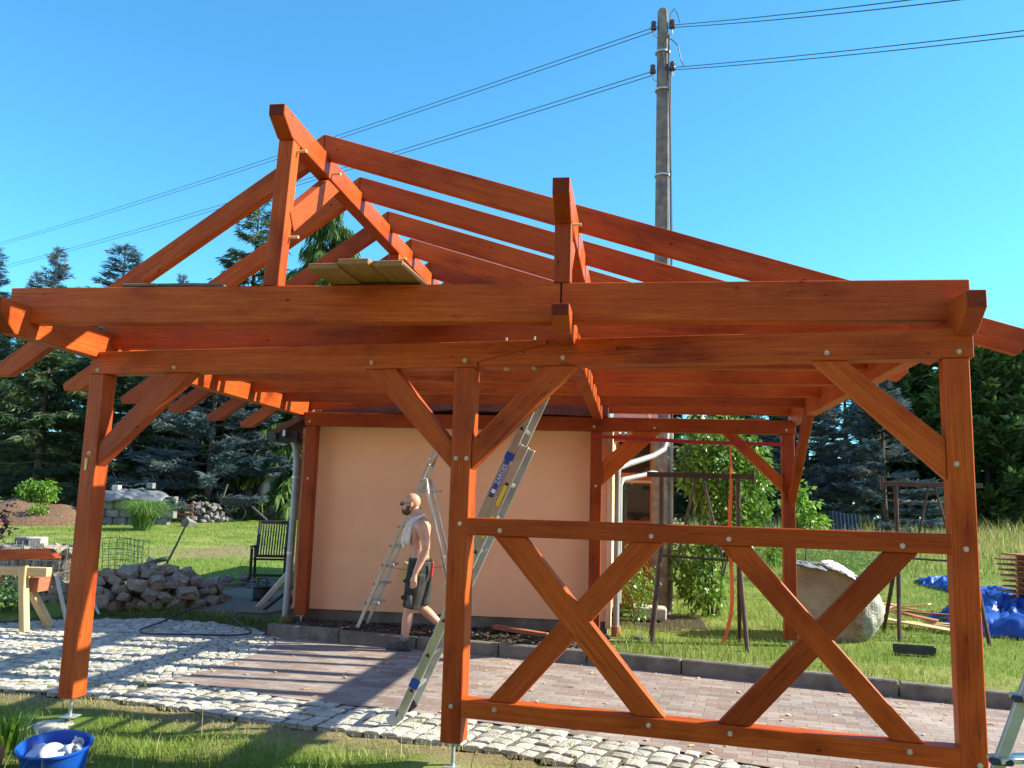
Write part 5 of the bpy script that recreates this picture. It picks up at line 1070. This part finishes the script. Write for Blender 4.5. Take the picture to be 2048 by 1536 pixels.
for P_, x, y, h, rz, lab, s in (
    (BLB, -25.6, 28.6, 12.2, 0, 'tall blue-grey spruce cut by the left edge of the photo', 1.1), (BLB, -26.0, 32.0, 12.0, 1, 'thin blue-grey spruce top, second from the left edge', .7), (BLB, -22.9, 29.3, 12.4, 2.2, 'blue-grey spruce with a pointed top standing third from the left', 1.0),
    (BLB, -22.9, 34.5, 14.2, 3.4, 'broad blue-grey spruce top just left of the first left rafter', 1.5), (BLB, -22.5, 39.8, 14.0, 4.4, 'small spruce tip in the gap between the first two left rafters', .8),
    (SPA, -12.6, 28.6, 14.8, .5, 'tall dark green spruce rising left of the king post', 1.0), (WEP, -8.7, 27.4, 13.6, 0, 'tall bright green drooping spruce right of the king post', 1.05), (WEP, -8.5, 25.2, 7.4, 2.0, 'shorter drooping spruce with yellow-green curtains beside the house corner', 1.2),
    (SPC, -17.6, 22.6, 7.2, 0, 'bushy dark green fir at the left edge behind the mulch mound', 1.35), (SPC, -14.6, 23.6, 7.2, 2, 'bushy dark green fir right behind the left front post', 1.3), (BLA, -11.0, 22.9, 6.9, 0, 'blue spruce with silvery boughs hanging over the cobble heap', 1.0), (BLA, -13.6, 25.2, 6.4, 2.5, 'smaller blue spruce behind the ornamental grass', .95),
    (SPB, -19.5, 26.5, 9.6, 1, 'dark spruce filling the gap behind the left firs', 1.1), (SPB, -16.3, 29.5, 9.8, 2.7, 'dark spruce behind the mulch mound in the second row', 1.1), (SPB, -12.9, 25.8, 8.6, 4, 'dark spruce directly behind the pale block wall', 1.1), (SPB, -9.9, 27.2, 9, 5.2, 'dark spruce behind the foil-wrapped tank', 1.1), (SPA, -14.2, 32, 10.4, 4.4, 'dark spruce far back between the two tallest trees', 1.15), (SPA, -18.2, 33, 10.5, 5.4, 'dark spruce far back on the left in the third row', 1.15), (SPA, -23.0, 26.0, 9.2, 2.4, 'dark spruce low at the far left edge of the wood', 1.2), (SPC, -11.4, 26.4, 8.4, 3.3, 'wide dark fir behind the blue spruces', 1.2)):
    place(P_, used, x, y, h / {'spruce_tree': 12, 'spruce_tree.001': 12, 'spruce_tree.002': 7, 'blue_spruce': 6, 'blue_spruce.001': 12, 'weeping_spruce': 12}[P_.name], rz, lab, 'tree', G1, s)
for P_, b_, x, y, h, rz, lab, s in (
    (BLA, 6, 12.9, 25.4, 5.6, 4, 'large blue spruce behind the right steel trestle', 1.08), (BLA, 6, 10.6, 26.8, 5.9, 5.5, 'blue spruce left behind the large one, beyond the boulder', 1.0), (THU, 7, 17.6, 28.8, 7.2, 0, 'dark green thuja just right of the right front post', 1.25), (THU, 7, 19.6, 29.2, 7.4, 1.3, 'dark green thuja cut by the right edge of the photo', 1.3), (THU, 7, 22.5, 30.5, 7.8, 2.3, 'dark green thuja beyond the right edge one, partly hidden', 1.4),
    (THU, 7, 15.4, 30.6, 7.4, 3.1, 'tall thuja showing between the right rafter tails', 1.3), (SPC, 7, 8.0, 29.5, 6.4, 1.5, 'dark fir behind the leafy shrub on the right', 1.2), (SPC, 7, 5.4, 30.5, 6.3, 2.8, 'dark fir behind the concrete pole', 1.2), (SPB, 12, 13.2, 32.0, 8, 3.9, 'dark spruce standing behind the large blue spruce', 1.3), (SPC, 7, 10.0, 31.5, 6.8, 4.9, 'dark fir in the back row beyond the boulder', 1.2)):
    place(P_, used, x, y, h / b_, rz, lab, 'tree', G2, s)
# ------------------------------------------------------------------ broadleaf plants
def leaves(name, blobs, n, size, mat, parent, seed, droop=.4, wr=.55, upb=.5):
    g_ = np.random.default_rng(seed); wts = np.array([b[1][0] * b[1][1] * b[1][2] for b in blobs]); pk = g_.choice(len(blobs), n, p=wts / wts.sum()); c = np.array([b[0] for b in blobs])[pk]; rad = np.array([b[1] for b in blobs])[pk]
    u = unit(g_.normal(0, 1, (n, 3))) * (g_.uniform(0.15, 1, n) ** .5)[:, None]; lob = 1 + .25 * np.sin(u[:, 0] * 7 + pk) * np.cos(u[:, 2] * 8); B = c + u * rad * lob[:, None]
    di = unit(u + g_.normal(0, .7, (n, 3)) + [0, 0, -droop]); side = unit(np.cross(di, np.array([0, 0, 1.]) * upb + g_.normal(0, .6, (n, 3)))); ln = size * g_.uniform(.6, 1.25, n); be = np.zeros((n, 3)); be[:, 2] = -ln * g_.uniform(0, .35, n)
    V, F, T = quads(B, di, side, ln, ln * wr * g_.uniform(.8, 1.2, n), be, np.clip(g_.normal(.45, .2, n), .01, 1)); return npmesh(name, V, F, mat, T, parent)
def stems(parent, pts, r, mat='bark'): 
    mb = MB()
    for a_, b_ in pts: m_ = [(x + y) / 2 + random.uniform(-.05, .05) for x, y in zip(a_, b_)]; mb.tube([a_, m_, b_], [r, r * .7, r * .35], 6)
    return mb.build('stem', mat, parent)
B_ = thing('lilac_shrub', 'tall leafy green shrub behind the left steel trestle', 'shrub', (5.4, 6.9, .11))
leaves('crown', [((.15, .2, 2.0), (.5, .45, .6)), ((.5, .3, 1.75), (.45, .4, .5)), ((-.2, .2, 2.2), (.35, .4, .5)), ((.25, .1, 1.3), (.42, .4, .45)), ((-.3, .0, .85), (.34, .35, .5)), ((-.15, -.1, .45), (.38, .35, .4)), ((.1, .3, 2.65), (.45, .4, .4)), ((.62, .3, 2.25), (.3, .35, .4)), ((.62, .25, 1.35), (.25, .3, .25))], 8800, .088, 'leaf', B_, 1)
stems(B_, [((0, 0, 0), (.1, .2, 2.2)), ((-.05, 0, 0), (-.25, .1, 2.0)), ((.05, .05, 0), (.5, .3, 1.9)), ((.1, 0, .1), (.3, .1, 1.4))], .022)
B_ = thing('young_tree', 'small tree with bright yellow-green leaves beside the rear right post', 'tree', (7.2, 9.6, .13))
leaves('crown', [((-.02, 0, 1.6), (.30, .3, .28)), ((.15, .0, 1.35), (.30, .3, .22)), ((-.1, 0, 1.95), (.22, .2, .2)), ((-.25, 0, 1.2), (.2, .2, .2)), ((-.5, .2, .85), (.25, .2, .2))], 620, .13, 'brightleaf', B_, 2, .5); stems(B_, [((0, 0, 0), (0, 0, 1.8)), ((0, 0, .6), (-.45, .1, .9)), ((0, 0, 1), (.25, 0, 1.4))], .018)
B_ = thing('low_bush', 'low green bush with reddish tips by the porch panel', 'bush', (4.28, 5.75, .12)); leaves('foliage', [((0, 0, .35), (.3, .3, .36)), ((-.1, .05, .7), (.22, .2, .3)), ((.12, 0, .55), (.2, .2, .3))], 1500, .045, 'leaf', B_, 3); stems(B_, [((0, 0, 0), (-.1, 0, .9)), ((0, 0, 0), (.15, 0, .8))], .008)
for k, (x, y, s_, lab) in enumerate(((8.0, 11.4, 1.0, 'feathery green plant clump directly behind the boulder'), (9.0, 12.2, .9, 'feathery green plant clump behind the right trestle'), (7.3, 12.2, .95, 'feathery green plant clump left behind the boulder'))):
    B_ = thing('feathery_plant', lab, 'plant', (x, y, ground_z(x, y)), 0, 'feathery plants behind the boulder'); leaves('foliage', [((0, 0, .4), (.7 * s_, .5, .45)), ((.3, 0, .6), (.4, .4, .35)), ((-.4, .1, .5), (.4, .4, .4))], 3200, .10, 'reed', B_, 20 + k, -.4, .09)
for x, y, lab, sd in ((-15.3, 19.2, 'dark green round shrub on top of the mulch mound at the left edge', 5), (-14.75, 19.3, 'bright yellow-green shrub on top of the mulch mound', 6)):
    B_ = thing('mound_shrub', lab, 'shrub', (x, y, ground_z(x, y) + .6)); leaves('foliage', [((0, 0, .35), (.42, .35, .36)), ((.1, 0, .55), (.3, .3, .25))], 900, .10, 'leaf' if sd == 5 else 'brightleaf', B_, sd)
B_ = thing('mound_plant', 'tiny green plant in the middle of the mulch mound', 'plant', (-14.2, 18.4, ground_z(-14.2, 18.4) + .4)); leaves('foliage', [((0, 0, .1), (.3, .25, .16))], 300, .09, 'leaf', B_, 7)
B_ = thing('purple_shrub', 'dark purple-leaved shrub branch at the left edge above the stained beam', 'shrub', (-4.35, 4.0, .05))
leaves('foliage', [((.25, .1, 1.15), (.22, .2, .2)), ((.42, .1, 1.35), (.2, .2, .14)), ((.1, .1, 1.3), (.2, .2, .2)), ((.5, .0, 1.1), (.22, .2, .16)), ((.3, 0, .95), (.3, .2, .12)), ((0, .1, 1.0), (.25, .2, .3))], 260, .085, 'purple', B_, 8, .3); stems(B_, [((0, 0, 0), (.3, .1, 1.3)), ((.05, 0, .5), (.5, .05, 1.35)), ((.1, 0, .7), (.5, 0, 1.05)), ((0, 0, 0), (0, .1, 1.2))], .012)
B_ = thing('red_flower_bed', 'low dark plants with red flowers behind the sawhorse', 'plant', (-4.3, 4.35, .05)); leaves('foliage', [((0, 0, .25), (.8, .3, .28))], 1200, .07, 'hedge', B_, 9); leaves('blossom', [((0, -.1, .50), (.75, .25, .08))], 90, .05, plain('red_petals', (.22, .006, .014), (.34, .014, .028), .6), B_, 10, 0, .9)
def blades(name, n, base, spread, h, w_, mat, parent, seed, arch=.6):
    g_ = np.random.default_rng(seed); V = []; F = []; T = []; k = 0
    for i in range(n):
        a = g_.uniform(0, 6.283); r0 = g_.uniform(0, spread[0]); l_ = h * g_.uniform(.6, 1.1); out = g_.uniform(.15, 1) * spread[1]; d = np.array([np.cos(a), np.sin(a), 0]); s_ = np.array([-d[1], d[0], 0]) * w_ / 2; t_ = float(np.clip(g_.normal(.45, .2), .01, 1))
        for j, t in enumerate((0, .4, .75, 1.)):
            p = np.array(base) + d * (r0 + out * t ** 1.6) + np.array([0, 0, l_ * (t - arch * t ** 3 * .55)]); ww = (1, .85, .5, .05)[j]; V += [p - s_ * ww, p + s_ * ww]; T += [t_, t_]
        for j in range(3): F += [(k + 2 * j, k + 2 * j + 1, k + 2 * j + 3), (k + 2 * j, k + 2 * j + 3, k + 2 * j + 2)]
        k += 8
    return npmesh(name, V, F, mat, T, parent)
B_ = thing('ornamental_grass', 'big rounded clump of arching ornamental grass on the left lawn', 'grass clump', (-10.35, 17.9, .56)); blades('blades', 900, (0, 0, 0), (.25, 1.05), 1.75, .022, 'reed', B_, 1, 1.15)
B_ = thing('strap_leaf_plant', 'clump of broad green strap leaves at the lower left corner', 'plant', (.10, -.62, -.08)); blades('blades', 70, (0, 0, 0), (.12, .16), .36, .022, 'leaf', B_, 2, .6)

# far wood closing the view below the crowns
g_ = np.random.default_rng(77); n = 26000; x = g_.uniform(-75, 62, n); y = 50 + 7 * g_.random(n) + .06 * np.abs(x); hh = 5.0 + 1.6 * np.sin(x * .37) + 1.2 * np.sin(x * .91 + 1); z = g_.uniform(0, 1, n) ** .9 * hh + .4
di = unit(g_.normal(0, 1, (n, 3)) + [0, -.5, .2]); sd = unit(np.cross(di, g_.normal(0, 1, (n, 3)))); ln = g_.uniform(.5, 1.1, n)
V, F, T = quads(np.stack([x, y, z], 1), di, sd, ln, ln * .6, np.zeros((n, 3)), np.clip(g_.normal(.45, .18, n), .01, 1)); o = npmesh('far_wood', V, F, 'hedge', T); tag(o, 'far dark wood closing the view behind the trees', 'wood', kind='stuff')
# ------------------------------------------------------------------ grass
def grass(name, n, xr, yr, hf, wf, seed, accept, tonef, lean=.5):
    g_ = np.random.default_rng(seed); x = g_.uniform(*xr, n); y = g_.uniform(*yr, n); ok = np.array([accept(a, b) for a, b in zip(x, y)]); x, y = x[ok], y[ok]; n = len(x)
    cl = .5 + .5 * np.sin(x * 3.1 + np.cos(y * 2.3) * 2) * np.sin(y * 3.7 + np.sin(x * 1.9) * 2)
    z = np.array([ground_z(a, b) for a, b in zip(x, y)]); h = hf(x, y, g_, n) * (.65 + .6 * cl); w_ = wf * g_.uniform(.7, 1.3, n); a = g_.uniform(0, 6.283, n); s_ = np.stack([np.cos(a), np.sin(a), 0 * a], 1) * w_[:, None] / 2
    b = np.stack([x, y, z - .005], 1); ld = g_.uniform(0, 6.283, n); off = np.stack([np.cos(ld), np.sin(ld), 0 * ld], 1) * (h * lean * g_.uniform(.2, 1.2, n))[:, None]; off[:, 2] = h
    mid = b + off * np.array([.35, .35, .6]); V = np.stack([b - s_, b + s_, mid + s_ * .7, mid - s_ * .7, b + off], 1).reshape(-1, 3); i = np.arange(n)[:, None] * 5
    F = np.concatenate([i + [[0, 1, 2]], i + [[0, 2, 3]], i + [[3, 2, 4]]], 1).reshape(-1, 3); T = np.repeat(np.clip(tonef(x, y, g_, n, cl), .01, 1), 5)
    o = npmesh(name, V, F, 'grass', T); return tag(o, kind='stuff')
fr = lambda x, y: pl(FRONT, x) - y
vfr = np.vectorize(lambda x, y: pl(FRONT, x) - y); vk = np.vectorize(lambda x, y: y - pl(KERB, x))
foot_ok = lambda x, y: ((x - .07) ** 2 + (y - .0) ** 2 > .075) and ((x - 3.1) ** 2 + (y + .42) ** 2 > .09) and ((x - .745) ** 2 + (y + 1) ** 2 > .05)
o = grass('verge_grass', 46000, (-2.2, 6.2), (-2.0, .66), lambda x, y, g_, n: .022 + .05 * np.clip(vfr(x, y) / .5, .15, 1) * g_.uniform(.5, 1.4, n), .0055, 1,
          lambda x, y: fr(x, y) > .0 and foot_ok(x, y) and (fr(x, y) > .35 or random.random() < .45), lambda x, y, g_, n, cl: .36 + .13 * g_.normal(0, 1, n) + .5 * np.clip(1.05 - vfr(x, y) / (.45 + .5 * cl), 0, 1) + .12 * (1 - cl), .9)
tag(o, 'short mixed green and straw grass in front of the sett edging', 'grass')
o = grass('verge_stalks', 420, (-1.4, 5.5), (-1.7, .5), lambda x, y, g_, n: g_.uniform(.1, .32, n), .0045, 2, lambda x, y: fr(x, y) > .05 and foot_ok(x, y) and (x < 1.2 or random.random() < .5), lambda x, y, g_, n, cl: .75 + .2 * g_.normal(0, 1, n), .35); tag(o, 'sparse dry grass stalks in the front verge', 'grass')
# lawn behind the kerb on the right
def lawn_ok(x, y): return y > pl(KERB, x) + .12 and (x > 4.08 or (x > 2.3 and y < pl(KERB, x) + .16 + .14 * math.sin(x * 5))) and not (x < 5.2 and 5.1 + .5 * abs(x - 4.5) < y < 6.7 and random.random() < .85) and not (y > 6.2 and x < 4.9)
o = grass('lawn_grass', 105000, (3.4, 15), (1.0, 15), lambda x, y, g_, n: g_.uniform(.035, .10, n) * (1 + .9 * (vk(x, y) < .35) * (x < 7)), .007, 3, lambda x, y: lawn_ok(x, y) and random.random() < min(1, (7.5 / max(1, y + 1.5)) ** 1.1 + .12), lambda x, y, g_, n, cl: .42 + .13 * g_.normal(0, 1, n) + .22 * (1 - cl) + .2 * (vk(x, y) < .9), .8); tag(o, 'sunlit green lawn behind the kerb on the right', 'grass')
o = grass('meadow_grass', 30000, (5, 30), (14, 29), lambda x, y, g_, n: g_.uniform(.1, .35, n) + np.clip((y - 16) / 8, 0, 1) * g_.uniform(.1, .55, n), .018, 4, lambda x, y: x > 5 + (y - 14) * .1, lambda x, y, g_, n, cl: .5 + .18 * g_.normal(0, 1, n) + .28 * np.clip((y - 15) / 5, 0, 1), .5); tag(o, 'tall pale meadow grass in front of the right trees', 'grass')
o = grass('left_lawn_grass', 70000, (-20, -1.5), (6.5, 23), lambda x, y, g_, n: g_.uniform(.03, .075, n), .012, 5, lambda x, y: not (x > -2.5 and y < 8.6) and not (x > -4.5 and y < 7 and x > -3.4) and (((x + 5.6) / 1.7) ** 2 + ((y - 13.2) / 1.3) ** 2 > 1 or random.random() < .3) and y > 5.2 + (x > -4) * 1.2, lambda x, y, g_, n, cl: .43 + .13 * g_.normal(0, 1, n) + .18 * (1 - cl), .8); tag(o, 'mown green lawn on the left stretching to the conifers', 'grass')
o = grass('back_meadow', 14000, (-11, -4), (24, 42), lambda x, y, g_, n: g_.uniform(.3, .9, n), .03, 6, lambda x, y: x > -8.6 + (y - 24) * -.2, lambda x, y, g_, n, cl: .6 + .15 * g_.normal(0, 1, n), .4); tag(o, 'tall yellow-green meadow grass behind the foil-wrapped tank', 'grass')
o = grass('edge_weeds', 7000, (-3.4, 0.1), (3.9, 5.6), lambda x, y, g_, n: g_.uniform(.05, .16, n), .008, 7, lambda x, y: 0.02 < y - pl(BACK, x) < .42, lambda x, y, g_, n, cl: .2 + .15 * g_.normal(0, 1, n), .7); tag(o, 'dark weeds along the back edge of the setts', 'grass')
# weeds in the joints and along the kerb foot
g_ = np.random.default_rng(9); pts = [(x, pl(KERB, x) - .015) for x in g_.uniform(.3, 9, 26)] + [(x, pl(FRONT, x) + g_.uniform(.05, .6)) for x in g_.uniform(-1.5, 5.5, 34)] + [(g_.uniform(-2.5, .2), g_.uniform(1, 4.2)) for _ in range(40)]
V = []; F = []; T = []
for x, y in pts:
    for _ in range(int(g_.integers(3, 9))):
        a = g_.uniform(0, 6.28); h = g_.uniform(.02, .07); p = np.array([x + g_.normal(0, .015), y + g_.normal(0, .012), .0]); s_ = np.array([math.cos(a), math.sin(a), 0]) * .003; k = len(V); V += [p - s_, p + s_, p + [g_.normal(0, .02), g_.normal(0, .02), h]]; F.append((k, k + 1, k + 2)); T += [float(np.clip(g_.normal(.5, .2), .01, 1))] * 3
o = npmesh('joint_weeds', V, F, 'grass', T); tag(o, 'small weeds in the paving joints and at the kerb', 'grass', kind='stuff')
# crumbs of bark and soil along the wall
mb = MB(); rr = random.Random(8)
for _ in range(1500):
    x = rr.uniform(.1, 4.0); y = rr.uniform(pl(KERB, x) + .13, 4.48); s_ = rr.uniform(.012, .045); mb.box((x, y, .118 + rr.uniform(0, .03)), (s_ * 1.5, s_, s_ * .5), Matrix.Rotation(rr.uniform(0, 6), 3, 'Z') @ Matrix.Rotation(rr.uniform(-.6, .6), 3, 'X'))
o = mb.build('soil_litter', 'soil'); tag(o, 'dark soil crumbs and bark litter along the plinth', 'soil', kind='stuff')

# chips, straw and crumbs blown over the paving
mb = MB(); rr = random.Random(21)
for _ in range(420):
    x = rr.uniform(-2.5, 9); y = rr.uniform(pl(FRONT, x) + .05, pl(KERB, x) - .02 if x > 0 else 4.3); s_ = rr.uniform(.006, .022); mb.box((x, y, .008), (s_ * rr.uniform(1, 3.2), s_, .004), Matrix.Rotation(rr.uniform(0, 6.28), 3, 'Z') @ Matrix.Rotation(rr.uniform(-.3, .3), 3, 'X'))
o = mb.build('paving_litter', 'pine'); tag(o, 'wood chips and straw scattered over the paving', 'litter', kind='stuff')
